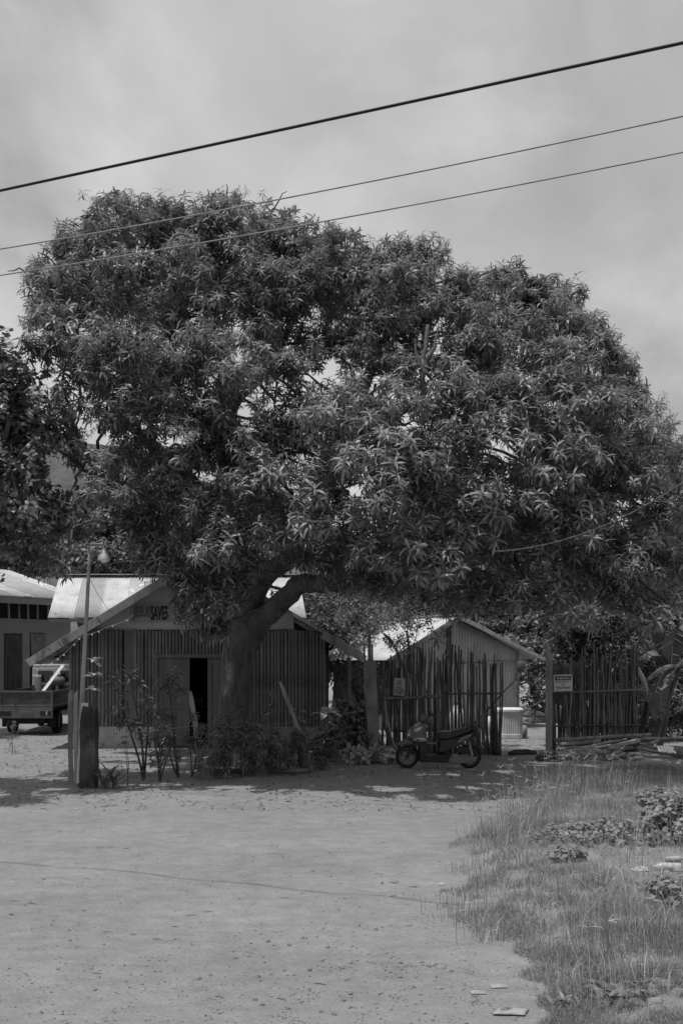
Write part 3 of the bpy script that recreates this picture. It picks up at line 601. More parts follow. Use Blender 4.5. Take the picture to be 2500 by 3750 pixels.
# door frame, two leaves, dark doorway
b = MB(); b.box(((DL + DR) / 2, YW, ZD + .035), (DR - DL + .1, .1, .09)); b.build('door_frame', M['doorwood'], chapel, bevel=.006)
for X in (DL + .035, DR - .035): b = MB(); b.box((X, YW, ZD / 2), (.075, .09, ZD - .01)); b.build('door_frame', M['doorwood'], chapel, bevel=.006)
def door_leaf(x0, x1):
    X0, X1 = XW(x0), XW(x1); d = MB(); d.box(((X0 + X1) / 2, YW + .03, ZD / 2 + .01), (X1 - X0, .03, ZD - .05)); o = d.build('door', M['doorwood'], chapel)
    for xa in (X0 + .05, X1 - .05): q = MB(); q.box((xa, YW + .008, ZD / 2 + .01), (.1, .02, ZD - .06)); q.build('stile', M['doorwood'], o, bevel=.004)
    for z in (.12, 1.0, ZD - .1): q = MB(); q.box(((X0 + X1) / 2, YW + .009, z), (X1 - X0 - .2, .018, .11)); q.build('rail', M['doorwood'], o, bevel=.004)
door_leaf(578, 694); door_leaf(760, 838)
# interior back wall bench and basket
bk = thing('basket', 'small woven basket on a bench inside the dark chapel doorway', 'basket', W(727, 2585, 26.3))
b = MB(); b.lathe([(.09, 0), (.12, .02), (.15, .2), (.14, .2), (.1, .03)], 12, wloc(bk)); b.build('bowl', M['wood'], bk, smooth=True)
b = MB(); b.tube([wloc(bk) + Vector((.14 * math.cos(a), 0, .2 + .1 * math.sin(a))) for a in np.linspace(0, PI, 8)], .012, 6); b.build('handle', M['wood'], bk)
bz = wloc(bk).z; be = thing('bench', 'plain wooden bench inside the dark chapel doorway', 'bench', (wloc(bk).x, 26.3, 0))
b = MB(); b.box((wloc(bk).x, 26.3, bz - .02), (1.4, .35, .04)); b.build('seat', M['doorwood'], be)
for dx in (-.6, .6): b = MB(); b.box((wloc(bk).x + dx, 26.3, (bz - .04) / 2), (.05, .3, bz - .04)); b.build('leg', M['doorwood'], be)
# roof
nS = 7; dy = (YB - YR) / nS
for side, E in ((-1, LE), (1, RE)):
    v = Vector((E.x - AP.x, 0, E.z - AP.z)); vl = v.length + .05; up = Vector((-v.z, 0, v.x)).normalized(); up = up if up.z > 0 else -up
    for k in range(nS):
        b = MB(); b.corr(AP + Vector((0, k * dy - .01, .02)) + up * (.004 * (k % 2)), (0, 1, 0), v, dy + .05, vl, .076, .008, up, 4); b.build('roof_sheet', M['roof_dark'], chapel, smooth=True, solid=.003)
    for t in (.05, .28, .5, .72, .95):
        p = AP + v * t - up * .05; b = MB(); b.beam(p + Vector((0, .03, 0)), p + Vector((0, YB - YR - .1, 0)), .05, .06, up); b.build('purlin', M['wood'], chapel)
    for yy in (YR + .6, YR + 2.2, YR + 3.9):
        b = MB(); b.beam(AP - up * .12 + Vector((0, yy - YR, 0)), AP + v * .985 - up * .12 + Vector((0, yy - YR, 0)), .05, .09, up); b.build('rafter', M['wood'], chapel)
    segs = ((0, .58), (.585, .81), (.815, 1.0)) if side < 0 else ((0, .76), (.765, 1.02))
    for i, (a, c) in enumerate(segs):
        h = .19 if side < 0 or i == 1 else .07
        b = MB(); b.beam(AP + v * a - up * (h / 2 - .012) + Vector((0, -.02 - .004 * i, 0)), AP + v * c - up * (h / 2 - .012) + Vector((0, -.02 - .004 * i, 0)), .028, h, up); b.build('fascia_board', M['fascia'] if side < 0 else M['wood'], chapel, bevel=.004)
b = MB(); b.beam(AP + Vector((0, 0, .035)), AP + Vector((0, YB - YR, .035)), .3, .02); b.build('ridge_cap', M['roof_dark'], chapel)
for (x, y) in ((.2, 26.2), (.2, 28.6)):
    b = MB(); b.box((x, y, 1.1), (.1, .1, 2.2)); b.build('porch_post', M['wood'], chapel, bevel=.008)
b = MB(); b.box((-.1, 27.4, .52), (.5, 2.2, .05)); b.build('porch_ledge', M['wood_pale'], chapel); b = MB(); b.box((-.1, 27.4, .25), (.4, 2.0, .5)); b.build('porch_wall', M['concrete'], chapel)
# banner
YBn = YW - .012; bc = W(549, 2245, YBn); ban = thing('banner', 'faded cloth banner reading JESUS SAVES on the chapel gable', 'banner', bc)
bl, brt, bt, bb = W(474, 2210, YBn), W(621, 2210, YBn), W(545, 2209, YBn), W(545, 2279, YBn); b = MB(); nu, nv = 24, 8; hw, hh = (brt.x - bl.x) / 2, (bt.z - bb.z) / 2
for j in range(nv + 1):
    for i in range(nu + 1):
        u, v = i / nu * 2 - 1, j / nv * 2 - 1; b.v.append((bc.x + u * hw, YBn - .008 + .008 * mnoise.noise((u * 4, v * 2, 3)), bc.z + v * hh + .012 * mnoise.noise((u * 5, 0, 7)) + .01 * u))
b.f = [(j * (nu + 1) + i, j * (nu + 1) + i + 1, (j + 1) * (nu + 1) + i + 1, (j + 1) * (nu + 1) + i) for j in range(nv) for i in range(nu)]
b.build('cloth', M['banner'], ban, smooth=True)
lettering('JESUS', (bc.x - hw * .42, YBn - .022, bc.z - .01), hw * .86, hh * 1.55, (1, 0, 0), (0, 0, 1), M['ink_grey'], ban, .035)
lettering('SAVES', (bc.x + hw * .47, YBn - .022, bc.z + .0), hw * .86, hh * 1.55, (1, 0, 0), (0, 0, 1), M['ink'], ban, .035)
# string of lights
sl_px = [(138, 2449), (162, 2438), (190, 2427), (212, 2412), (234, 2396), (254, 2378), (272, 2358), (290, 2337), (313, 2329), (337, 2321), (362, 2311), (388, 2300), (413, 2290), (440, 2282), (465, 2270), (487, 2253)]
slp = [W(x, y, 23.75) for x, y in sl_px]; sl = thing('string_lights', 'string of small pale plastic star lights hung along the chapel eave', 'string lights', slp[0])
b = MB(); b.tube(slp, .005, 5); b.build('cord', M['wire_grey'], sl)
for i, p in enumerate(slp):
    if i % 2 == 0 or i in (3, 7, 9):
        b = MB(); pl = [(p.x + (.035 if k % 2 else .014) * math.cos(k * PI / 5 + i), p.y - .008, p.z - .02 + (.035 if k % 2 else .014) * math.sin(k * PI / 5 + i)) for k in range(10)]; b.prism(pl, (0, .016, 0)); b.build('star', M['white'], sl)

# ================================================================== houses behind
def house_box(t, x0, x1, y0, y1, h, material):
    b = MB()
    b.box(((x0 + x1) / 2, y0, h / 2), (x1 - x0, .12, h)); b.box(((x0 + x1) / 2, y1, h / 2), (x1 - x0, .12, h))
    b.box((x0 - .001, (y0 + y1) / 2, h / 2), (.12, y1 - y0 - .13, h)); b.box((x1 + .001, (y0 + y1) / 2, h / 2), (.12, y1 - y0 - .13, h)); return b.build('wall', material, t)
wh = thing('house', 'low house with patched white corrugated roof behind the chapel', 'house', (-5, 33, 0))
house_box(wh, -8.1, -1.7, 31.9, 35.3, 3.5, M['render'])
b = MB(); b.box((-7.2, 31.82, 2.6), (.7, .06, 1.0)); wn_ = b.build('window', M['dark'], wh)
b = MB(); b.box((-7.2, 31.8, 3.13), (.82, .05, .06)); b.box((-7.2, 31.8, 2.07), (.82, .05, .06)); b.box((-7.58, 31.8, 2.6), (.06, .05, 1.0)); b.box((-6.82, 31.8, 2.6), (.06, .05, 1.0)); b.build('frame', M['wood'], wn_)
v = Vector((-.34, 2.5, 1.52)); vl = v.length; O = Vector((-9.14, 31.0, 3.44)); wsh = .80; up = Vector((0, -1.52, 2.5)).normalized(); pat = ['w', 'g', 'w', 'k', 'w', 'w', 'k', 'w', 'w', 'w']
for k in range(10):
    b = MB(); b.corr(O + Vector((k * wsh, 0, 0)) + up * (.006 * (k % 2)), (1, 0, 0), v, wsh + .04, vl, .076, .011, up, 6, 3); b.build('roof_sheet', {'w': M['roof_white'], 'g': M['roof_grey'], 'k': M['roof_worn']}[pat[k]], wh, smooth=True, solid=.003)
for k in range(10):
    b = MB(); b.corr(O + v + Vector((k * wsh, 0, 0)) + up * (.006 * (k % 2)), (1, 0, 0), (0, 2.5, -1.5), wsh + .04, vl, .076, .011, Vector((0, 1.5, 2.5)).normalized(), 4); b.build('roof_sheet', M['roof_worn'], wh, smooth=True, solid=.003)
b = MB(); rp = O + v + Vector((0, 0, .03)); b.beam(rp + Vector((-.03, -.06, -.01)), rp + Vector((8.1, -.06, -.01)), .26, .025); b.build('ridge_cap', M['roof_white'], wh)
b = MB(); b.beam((-9.1, 31.1, 3.36), (-1.2, 31.1, 3.36), .04, .1); b.build('fascia_board', M['wood'], wh)
for X in (-9.0, -6.5, -4, -1.6): b = MB(); b.beam((X, 31.1, 3.38), (X, 33.3, 4.72), .05, .1); b.build('rafter', M['wood'], wh)
sp0 = O + Vector((2.9, 0, 0)) + v * .68 + up * .06; so = thing('solar_panel', 'small solar panel lying on the white corrugated roof', 'solar panel', sp0)
vv = v.normalized(); b = MB(); b.beam(sp0, sp0 + Vector((1.3, 0, 0)), .62, .03, up); b.build('panel', M['solar'], so)
b = MB()
for k in range(2): b.beam(sp0 + vv * (.31 - .62 * k) + Vector((-.02, 0, 0)), sp0 + vv * (.31 - .62 * k) + Vector((1.32, 0, 0)), .025, .045, up)
for k in range(2): b.beam(sp0 - vv * .295 + Vector((1.3 * k, 0, 0)), sp0 + vv * .295 + Vector((1.3 * k, 0, 0)), .025, .045, up)
b.build('frame', M['steel'], so); b = MB()
for k in range(1, 6): b.beam(sp0 - vv * .29 + Vector((1.3 * k / 6, 0, 0)) + up * .017, sp0 + vv * .29 + Vector((1.3 * k / 6, 0, 0)) + up * .017, .01, .004, up)
for k in (-.1, .1): b.beam(sp0 + vv * k + up * .0175 + Vector((.02, 0, 0)), sp0 + vv * k + up * .0175 + Vector((1.28, 0, 0)), .01, .004, up)
b.build('grid_line', M['white'], so)

gh = thing('house', 'grey-walled house with dark louvre band and two cloth-hung doorways', 'house', (-12, 38, 0))
gd = Vector((.59, .81, 0)).normalized(); gn = Vector((gd.y, -gd.x, 0)); EB = Vector((-9.95, 39.3, 4.43)); EA = EB - gd * 8.5
b = MB(); b.beam(EA - Vector((0, 0, .13)), EB - Vector((0, 0, .13)), .03, .26); b.build('fascia_board', M['render'], gh)
ruv = (-gn + Vector((0, 0, .275))); ns = 10; rw = 8.5 / ns
rup = gd.cross(ruv).normalized(); rup = rup if rup.z > 0 else -rup
for k in range(ns):
    b = MB(); b.corr(EA + gd * (rw * k) + gn * .06 + rup * (.02 + .006 * (k % 2)), gd, ruv, rw + .04, 5.4, .15, .014, rup, 6); b.build('roof_sheet', M['roof_grey'] if k % 3 else M['roof_worn'], gh, smooth=True, solid=.003)
WA, WB = EA - gn * .7, EB - gn * .7 - gd * .4
b = MB(); b.beam(Vector((WA.x, WA.y, 1.82)), Vector((WB.x, WB.y, 1.82)), .12, 3.64); b.beam(Vector((WB.x, WB.y, 2.1)) - gn * 4, Vector((WB.x, WB.y, 2.1)) - gn * .07, .12, 4.2); b.build('wall', M['render'], gh)
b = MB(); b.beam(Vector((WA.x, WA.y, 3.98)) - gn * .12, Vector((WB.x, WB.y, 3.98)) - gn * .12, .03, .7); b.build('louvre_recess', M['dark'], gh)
L_ = (WB - WA).length; k = 0.0
while k < L_:
    q = WA + gd * k; b = MB(); b.box((q.x, q.y, 3.96), (.05, .07, .64), Matrix.Rotation(math.atan2(gd.y, gd.x), 3, 'Z')); b.build('louvre', M['wood'], gh); k += rnd.uniform(.36, .5)
def on_plane(x, y, p0, n):
    o = Vector((0, 0, CH)); d = W(x, y, 1.0) - o; return o + d * ((p0 - o).dot(n) / d.dot(n))
for nm, x0, x1, y0, y1, sk, lab, mm in (('curtain', 17, 82, 2319, 2560, 0, 'long dark cloth hung over the open doorway of the grey house', 'cloth_dark'), ('curtain', 111, 166, 2317, 2420, 14, 'grey cloth drawn aside over the second doorway of the grey house', 'cloth')):
    pA = WA + gn * .09
    a0, a1 = on_plane(x0, y0, pA, gn), on_plane(x1, y0, pA, gn); zb = .35
    cu = thing(nm, lab, 'curtain', Vector((a0.x, a0.y, zb))); b = MB(); nu, nv = 20, 8
    for j in range(nv + 1):
        for i in range(nu + 1):
            u, v_ = i / nu, j / nv; p = a0.lerp(a1, u); z = a0.z + (zb - a0.z) * v_; sh = (a1 - a0) * (.22 * v_ * (1 - u)) if sk else Vector((0, 0, 0))
            b.v.append(Vector((p.x, p.y, z - .05 * math.sin(u * PI * 2) ** 2 * (1 - v_))) + sh + gn * (.02 * math.sin(u * 22 + v_) * (.3 + v_)))
    b.f = [(j * (nu + 1) + i, j * (nu + 1) + i + 1, (j + 1) * (nu + 1) + i + 1, (j + 1) * (nu + 1) + i) for j in range(nv) for i in range(nu)]
    b.build('cloth', M[mm], cu, smooth=True, solid=.004)
    b = MB(); b.tube([a0 - gd * .08 + gn * .02 + Vector((0, 0, .02)), a1 + gd * .08 + gn * .02 + Vector((0, 0, .02))], .014, 6); b.build('rod', M['wood'], cu)
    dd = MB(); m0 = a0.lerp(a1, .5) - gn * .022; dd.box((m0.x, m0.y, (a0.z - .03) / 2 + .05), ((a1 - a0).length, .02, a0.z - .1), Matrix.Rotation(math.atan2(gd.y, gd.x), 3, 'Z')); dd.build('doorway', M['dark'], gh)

# ================================================================== iron shed, tank, yard things
A = Vector((3.57, 30.0, 3.45)); g = Vector((.89, .456, 0)).normalized(); r = Vector((-g.y, g.x, 0)); shed = thing('shed', 'corrugated iron shed with pale sagging roof behind the stick fence', 'shed', (A.x, A.y, 0))
def rake(t): return A.z - (.512 * -t if t < 0 else .394 * t)
for vvec, L2, nm in ((-g * 2.55 - Vector((0, 0, 1.30)), None, 'L'), (g * 3.25 - Vector((0, 0, 1.28)), None, 'R')):
    up = vvec.normalized().cross(r); up = up if up.z > 0 else -up
    for k in range(6):
        b = MB(); b.corr(A + r * (k * .78) + up * (.012 + .006 * (k % 2)), r, vvec, .82, vvec.length, .076, .01, up, 5, 8, warp=lambda a_, b_: .05 * math.sin(b_ * 1.6) - .05 * math.sin(b_ / vvec.length * PI) + .02 * mnoise.noise((a_ * 2, b_ * 2, k))); b.build('roof_sheet', M['roof_white'], shed, smooth=True, solid=.003)
    b = MB(); b.beam(A - up * .05 - r * .02, A + vvec * .995 - up * .05 - r * .02, .03, .1, up); b.build('fascia_board', M['wood_pale'] if nm == 'R' else M['wood'], shed, bevel=.004)
b = MB(); b.beam(A + up * .06, A + r * 4.7 + up * .06, .22, .02); b.build('ridge_cap', M['roof_white'], shed)
def wall_sheet(t0, t1, z0, z1, off, material):
    b = MB(); m = int((t1 - t0) / .11 * 10); base = A + r * .38
    for i in range(m + 1):
        t = t0 + (t1 - t0) * i / m; p = base + g * t - r * (off + .026 * math.sin(t / .11 * 2 * PI)); zt = min(z1, rake(t) - .06)
        for j in range(5): b.v.append(Vector((p.x, p.y, z0 + (zt - z0) * j / 4)) + r * (.02 * mnoise.noise((t * 2.5, j, off * 50))))
    b.f = [(i * 5 + j, (i + 1) * 5 + j, (i + 1) * 5 + j + 1, i * 5 + j + 1) for i in range(m) for j in range(4)]; b.build('wall_sheet', material, shed, smooth=True, solid=.003)
wall_sheet(-2.1, -.25, 2.05, 9, .012, M['zinc']); wall_sheet(-.32, .0, 2.3, 9, .0, M['zinc_dark']); wall_sheet(-.04, 1.2, 2.06, 9, .014, M['zinc']); wall_sheet(1.16, 2.36, 2.12, 9, .0, M['zinc'])
for t0 in (-2.1, -1.2, -.35, .5, 1.35): wall_sheet(t0, t0 + .98 if t0 < 1 else 2.36, .04, 2.14, -.012 - .006 * (int(t0 * 10) % 2), M['zinc'])
for t in (-2.05, 2.4):
    q = A + r * .34 + g * t; b = MB(); b.box((q.x, q.y, rake(t) / 2 - .05), (.09, .09, rake(t) - .1)); b.build('post', M['wood'], shed)
b = MB(); q0, q1 = A + r * .44 + g * 2.36, A + r * 4.4 + g * 2.36; b.corr(Vector((q0.x, q0.y, .04)), r, (0, 0, 1), 3.9, 2.35, .076, .01, g, 4); b.build('wall_sheet', M['zinc'], shed, smooth=True)
q0 = A + r * .44 - g * 2.08; b = MB(); b.corr(Vector((q0.x, q0.y, .04)), r, (0, 0, 1), 3.9, 2.25, .076, .01, g, 4); b.build('wall_sheet', M['zinc_dark'], shed, smooth=True)

tk = GZ(1866, 2705); tank = thing('water_tank', 'ribbed pale water tank with lid standing outside the shed wall', 'water tank', tk)
b = MB(); prof = [(.3, 0), (.32, .03), (.315, .1)]; n = 72
for (rr, z) in [(.31, 0), (.325, .02), (.325, .12), (.315, .14), (.325, .72), (.325, .73)]:
    for k in range(n):
        a = 2 * PI * k / n; c_, s_ = math.cos(a), math.sin(a); q = (abs(c_) ** 4 + abs(s_) ** 4) ** -.25; rib = .006 * (1 if (k % 2) else -1) if .13 < z < .725 else 0
        b.v.append((tk.x + (rr + rib) * q * c_, tk.y + (rr + rib) * q * s_, tk.z + z))
b.f = [(i * n + k, i * n + (k + 1) % n, (i + 1) * n + (k + 1) % n, (i + 1) * n + k) for i in range(5) for k in range(n)]; b.build('body', M['tank'], tank)
b = MB()
for (rr, z) in [(.335, .73), (.35, .735), (.35, .79), (.335, .81), (.3, .83), (.02, .84)]:
    for k in range(24):
        a = 2 * PI * k / 24; c_, s_ = math.cos(a), math.sin(a); q = (abs(c_) ** 4 + abs(s_) ** 4) ** -.25; b.v.append((tk.x + rr * q * c_, tk.y + rr * q * s_, tk.z + z))
b.f = [(i * 24 + k, i * 24 + (k + 1) % 24, (i + 1) * 24 + (k + 1) % 24, (i + 1) * 24 + k) for i in range(5) for k in range(24)]; b.build('lid', M['white'], tank)
def jug(name, label, p, w, h, material, cat='jug'):
    t = thing(name, label, cat, p); b = MB(); b.lathe([(w * .35, 0), (w * .5, .03), (w * .5, h * .6), (w * .42, h * .75), (w * .18, h * .88), (w * .16, h * .94), (.002, h * .94)], 14, p); b.build('body', material, t, smooth=True)
    b = MB(); b.lathe([(w * .2, h * .92), (w * .2, h), (.002, h)], 12, p); b.build('cap', M['ink_grey'], t); return t
jug('plastic_jug', 'grey plastic jug hanging under the right eave of the shed', W(1909, 2462, 30.6), .25, .42, M['cloth'])
jug('plastic_jug', 'pale plastic jug standing on the ground beside the ribbed tank', GZ(1920, 2700), .16, .38, M['sign_grey'])
jug('plastic_drum', 'white plastic drum seen through the stick fence', GZ(1672, 2690), .42, .95, M['white'], 'drum')
jug('plastic_drum', 'short pale drum behind the fence sticks beside the ribbed tank', GZ(1795, 2690), .5, .62, M['tank'], 'drum')
b = MB(); c = GZ(1955, 2622)
for j in range(7):
    for i in range(13):
        u, v_ = i / 12 - .5, j / 6 - .5; b.v.append((c.x + u * .75, c.y + v_ * .9, c.z + .02 + max(0, .16 * (1 - (2 * u) ** 4) * (1 - (2 * v_) ** 4) + .05 * mnoise.noise((u * 6, v_ * 5, 2)))))
b.f = [(j * 13 + i, j * 13 + i + 1, (j + 1) * 13 + i + 1, (j + 1) * 13 + i) for j in range(6) for i in range(12)]
tag(b.build('sack', M['white'], smooth=True), 'white filled sack lying on the sunny yard floor behind the tank', 'sack')

# ================================================================== stick fences
def stick_mesh(seed, material, h=2.3, r=.0235, bend=.05, n=6):
    q = random.Random(seed); pts, rr = [], []
    for k in range(9):
        z = h * k / 8; pts.append((bend * (mnoise.noise((z * .9, seed * 3.1, 0)) + .35 * mnoise.noise((z * 3, seed, 4))), bend * .6 * mnoise.noise((z * .9, seed * 2.3, 5)), z)); rr.append(r * (1.1 - .45 * k / 8) * q.uniform(.9, 1.1))
    b = MB(); b.tube(pts, rr, n); me = bpy.data.meshes.new('picket'); me.from_pydata(b.v, [], b.f); me.polygons.foreach_set('use_smooth', [True] * len(me.polygons)); me.materials.append(material); return me
STK = [stick_mesh(k, M['stick'] if k % 3 else M['stick_light']) for k in range(1, 13)]
def pickets(parent, x0, x1, Y0, Y1, n, y_top, jitter, seed, fat=1.0):
    q = random.Random(seed)
    for k in range(n):
        t = (k + .5 + q.uniform(-.35, .35)) / n; x = x0 + (x1 - x0) * t; Y = Y0 + (Y1 - Y0) * t + q.uniform(-.035, .035); X = (x - CX) / F * Y; z0 = gz(X, Y) - .03
        ytop = y_top(t) + q.uniform(-jitter, jitter); zt = W(x, ytop, Y).z; sc = q.uniform(.7, 1.25) * fat
        inst(q.choice(STK), 'picket', parent, (X, Y, z0), (q.uniform(-.012, .012), q.gauss(0, .025), q.uniform(0, 6.28)), (sc, sc, (zt - z0) / 2.3))
def pole(parent, name, p, q, r0, r1, material, bend=.02, seed=0, n=8):
    b = MB(); pts = wob([Vector(p).lerp(Vector(q), t) for t in np.linspace(0, 1, 9)], bend, seed); b.tube(pts, list(np.linspace(r0, r1, 9)), n); return b.build(name, material, parent, smooth=True)
YF = 22.9
fl = thing('stick_fence', 'dense upright stick fence behind the parked scooter', 'fence', ((1520 - CX) / F * YF, YF, 0))
pickets(fl, 1412, 1640, YF, YF, 40, lambda t: 2405 - 18 * t + 26 * math.sin(t * 9), 28, 3, 1.2)
pickets(fl, 1420, 1635, YF + .1, YF + .1, 18, lambda t: 2440, 34, 8)
pole(fl, 'rail', W(1408, 2560, YF - .06), W(1632, 2549, YF - .06), .042, .036, M['stick'], .02, 5); pole(fl, 'rail', W(1420, 2727, YF - .06), W(1640, 2722, YF - .06), .035, .03, M['stick_light'], .01, 6)
pole(fl, 'post', W(1626, 2770, YF + .02), W(1628, 2500, YF + .02), .07, .06, M['stick'], .01, 7)
fg = thing('stick_gate', 'open-spaced stick gate panel swung back beside the iron shed wall', 'gate', ((1740 - CX) / F * YF, YF, 0))
pickets(fg, 1640, 1838, YF + .05, YF - .35, 29, lambda t: 2392 - 12 * math.sin(t * 7) + 22 * t, 30, 21, 1.1)
pole(fg, 'rail', W(1628, 2541, YF - .08), W(1838, 2540, YF - .44), .026, .024, M['stick'], .01, 9)
pole(fg, 'rail', W(1640, 2720, YF + .0), W(1832, 2745, YF - .3), .024, .02, M['stick'], .01, 10)
pole(fg, 'brace', W(1836, 2542, YF - .45), W(1905, 2473, YF + .4), .02, .018, M['stick_light'], .01, 11)
pole(fg, 'brace', W(1700, 2690, YF - .05), W(1835, 2545, YF - .25), .02, .018, M['stick'], .01, 12)
YG = 23.2
fr = thing('stick_fence', 'tall stick fence carrying the no trespassing sign above the log pile', 'fence', ((2190 - CX) / F * YG, YG, 0))
pickets(fr, 2032, 2335, YG, YG + .15, 62, lambda t: 2432 - 40 * min(1, t * 3) + 18 * math.sin(t * 11), 28, 33)
pickets(fr, 2035, 2330, YG + .1, YG + .2, 22, lambda t: 2450, 30, 37)
pole(fr, 'rail', W(2020, 2537, YG - .07), W(2357, 2527, YG + .06), .026, .03, M['stick_light'], .02, 14)
pole(fr, 'rail', W(2030, 2660, YG - .05), W(2345, 2655, YG + .1), .022, .02, M['stick'], .01, 15)
pole(fr, 'post', GZ(2340, 2755) + Vector((0, .9, -.1)), W(2322, 2362, YG + .15), .075, .05, M['stick_light'], .05, 16, 10)
pole(fr, 'post', W(2027, 2775, YG), W(2024, 2430, YG), .06, .05, M['stick'], .01, 17)
gp = thing('gate_post', 'straight ribbed timber gate post beside the no trespassing sign', 'post', GZ(2009, 2768))
gb_ = wloc(gp); hgt = W(2009, 2355, gb_.y).z
for dx, w, dh in ((-.045, .05, 0), (.005, .045, -.1), (.048, .04, -.25)): b = MB(); b.box((gb_.x + dx, gb_.y + rnd.uniform(-.006, .006), (hgt + dh) / 2 - .05), (w, .07, hgt + dh + .1)); b.build('plank', M['wood'], gp, bevel=.006)
# leaning sticks beside the concrete post
for i, (x0, y0, x1, y1, lab, m_) in enumerate(((1388, 2770, 1372, 2440, 'thin upright stick right against the concrete fence post', 'stick'), (1447, 2770, 1392, 2510, 'pale crooked stick leaning at the left end of the stick fence', 'bamboo'), (1400, 2765, 1405, 2420, 'straight stick between concrete post and stick fence', 'stick'), (1428, 2765, 1380, 2480, 'dark stick slanting behind the pale crooked stick', 'stick'))):
    p = W(x0, y0, 22.55 - .05 * i); p.z = 0; q = W(x1, y1, 22.7); b = MB(); b.tube(wob([p.lerp(q, t) for t in np.linspace(0, 1, 9)], .06, i * 5), list(np.linspace(.03, .022, 9)), 7); tag(b.build('stick', M[m_], smooth=True), lab, 'stick')
for i in range(5):
    p = Vector((W(1344 + 5 * i, 2400, 22.85).x, 22.8 + .03 * (i % 2), 0)); q = W(1338 + 6 * i + rnd.uniform(-6, 6), 2295 + 32 * abs(i - 2), 22.85); b = MB(); b.tube([p, p.lerp(q, .5), q], .022, 7)
    tag(b.build('bamboo_pole', M['bamboo'] if i == 2 else M['stick_light'], smooth=True), 'thin bamboo pole in the bundle standing behind the concrete fence post', 'pole', 'bundle of bamboo poles')
cp = GZ(1362, 2772); b = MB(); hh = W(1350, 2420, cp.y).z
b.box((cp.x, cp.y, hh / 2 - .05), (.245, .2, hh + .1), Matrix.Rotation(math.radians(-2.2), 3, 'Y')); tag(b.build('concrete_post', M['concrete'], bevel=.012), 'square smooth concrete post at the left end of the stick fence', 'post')
blk = GZ(1425, 2780); b = MB(); b.box((blk.x, blk.y, .13), (.36, .2, .3)); tag(b.build('concrete_block', M['concrete'], bevel=.015), 'small concrete block at the foot of the stick fence', 'block')

# signs
def sign_board(name, label, x0, x1, y0, y1, Y, material, rotd, border=None):
    a, c = W(x0, y0, Y), W(x1, y1, Y); ctr = (a + c) / 2; t = thing(name, label, 'sign', ctr); R = Matrix.Rotation(math.radians(rotd), 3, 'Y')
    w, h = c.x - a.x, a.z - c.z; b = MB(); b.box(ctr, (w, .006, h), R); b.build('board', material, t, bevel=.002); return t, ctr, w, h, R
t, c, w, h, R = sign_board('warning_sign', 'white sign reading WARNING PRIVATE PROPERTY NO TRESPASSING on the right fence', 2027, 2095, 2471, 2532, YG - .14, M['sign'], -2)
xd, zd = R @ Vector((1, 0, 0)), R @ Vector((0, 0, 1)); fwd = Vector((0, -.0055, 0))
b = MB(); b.box(c + zd * h * .285 + fwd * .8, (w * .86, .003, h * .25), R); b.build('band', M['ink'], t)
lettering('WARNING', c + zd * h * .285 + fwd * 1.5, w * .72, h * .17, xd, zd, M['sign'], t, .012)
lettering('PRIVATE PROPERTY', c + zd * h * .06 + fwd, w * .82, h * .085, xd, zd, M['ink'], t, .0)
lettering('NO', c - zd * h * .1 + fwd, w * .15, h * .115, xd, zd, M['ink'], t, .008); lettering('TRESPASSING', c - zd * h * .285 + fwd, w * .8, h * .125, xd, zd, M['ink'], t, .008)
for sx_ in (-1, 1):
    for sz_ in (-1, 1): b = MB(); b.tube([c + xd * (w * .44 * sx_) + zd * (h * .42 * sz_) + Vector((0, -.009, 0)), c + xd * (w * .44 * sx_) + zd * (h * .42 * sz_)], .008, 8); b.build('nail', M['ink'], t)
t, c, w, h, R = sign_board('notice_sign', 'grey notice with no-littering symbol reading BAWAL MAGTAPON NG BASURA DITO on the left fence', 1441, 1483, 2484, 2548, YF - .12, M['sign_grey'], 2)
xd, zd = R @ Vector((1, 0, 0)), R @ Vector((0, 0, 1))
for i, (s_, ww) in enumerate((('BAWAL', .48), ('MAGTAPON', .78), ('NG BASURA', .8), ('DITO!', .38))): lettering(s_, c - zd * h * (.045 + .118 * i) + fwd, w * ww, h * .09, xd, zd, M['ink'], t, .02)
ic = c + zd * h * .24 + fwd; ra = w * .22; b = MB(); n = 28
for k in range(n):
    a_ = 2 * PI * k / n
    for q in (ra, ra * .82): b.v.append(ic + xd * (q * math.cos(a_)) + zd * (q * math.sin(a_)))
b.f = [(2 * k, 2 * k + 1, (2 * k + 3) % (2 * n), (2 * k + 2) % (2 * n)) for k in range(n)]
d_ = (xd - zd).normalized(); e_ = (xd + zd).normalized(); b.add([ic + d_ * (ra * .85 * i) + e_ * (ra * .08 * j) - Vector((0, .0006, 0)) for i, j in ((-1, -1), (1, -1), (1, 1), (-1, 1))], [(0, 1, 2, 3)]); b.build('symbol', M['ink_grey'], t, solid=.002)
b = MB(); b.box(ic - zd * ra * .05, (ra * .34, .002, ra * .55), R); b.box(ic - zd * ra * .5, (ra * .3, .0021, ra * .4), R); b.box(ic + zd * ra * .52 , (ra * .2, .002, ra * .22), R); b.box(ic + zd * ra * .3 + xd * ra * .2, (ra * .7, .0022, ra * .1), R); b.box(ic + xd * ra * .5 + zd * ra * .02, (ra * .12, .002, ra * .12), R); b.build('figure_mark', M['ink'], t)
for sx_, sz_ in ((-1, 1), (1, 1), (-1, -1), (1, -1)): b = MB(); b.tube([c + xd * (w * .42 * sx_) + zd * (h * .44 * sz_) + Vector((0, -.009, 0)), c + xd * (w * .42 * sx_) + zd * (h * .44 * sz_)], .007, 8); b.build('nail', M['ink'], t)

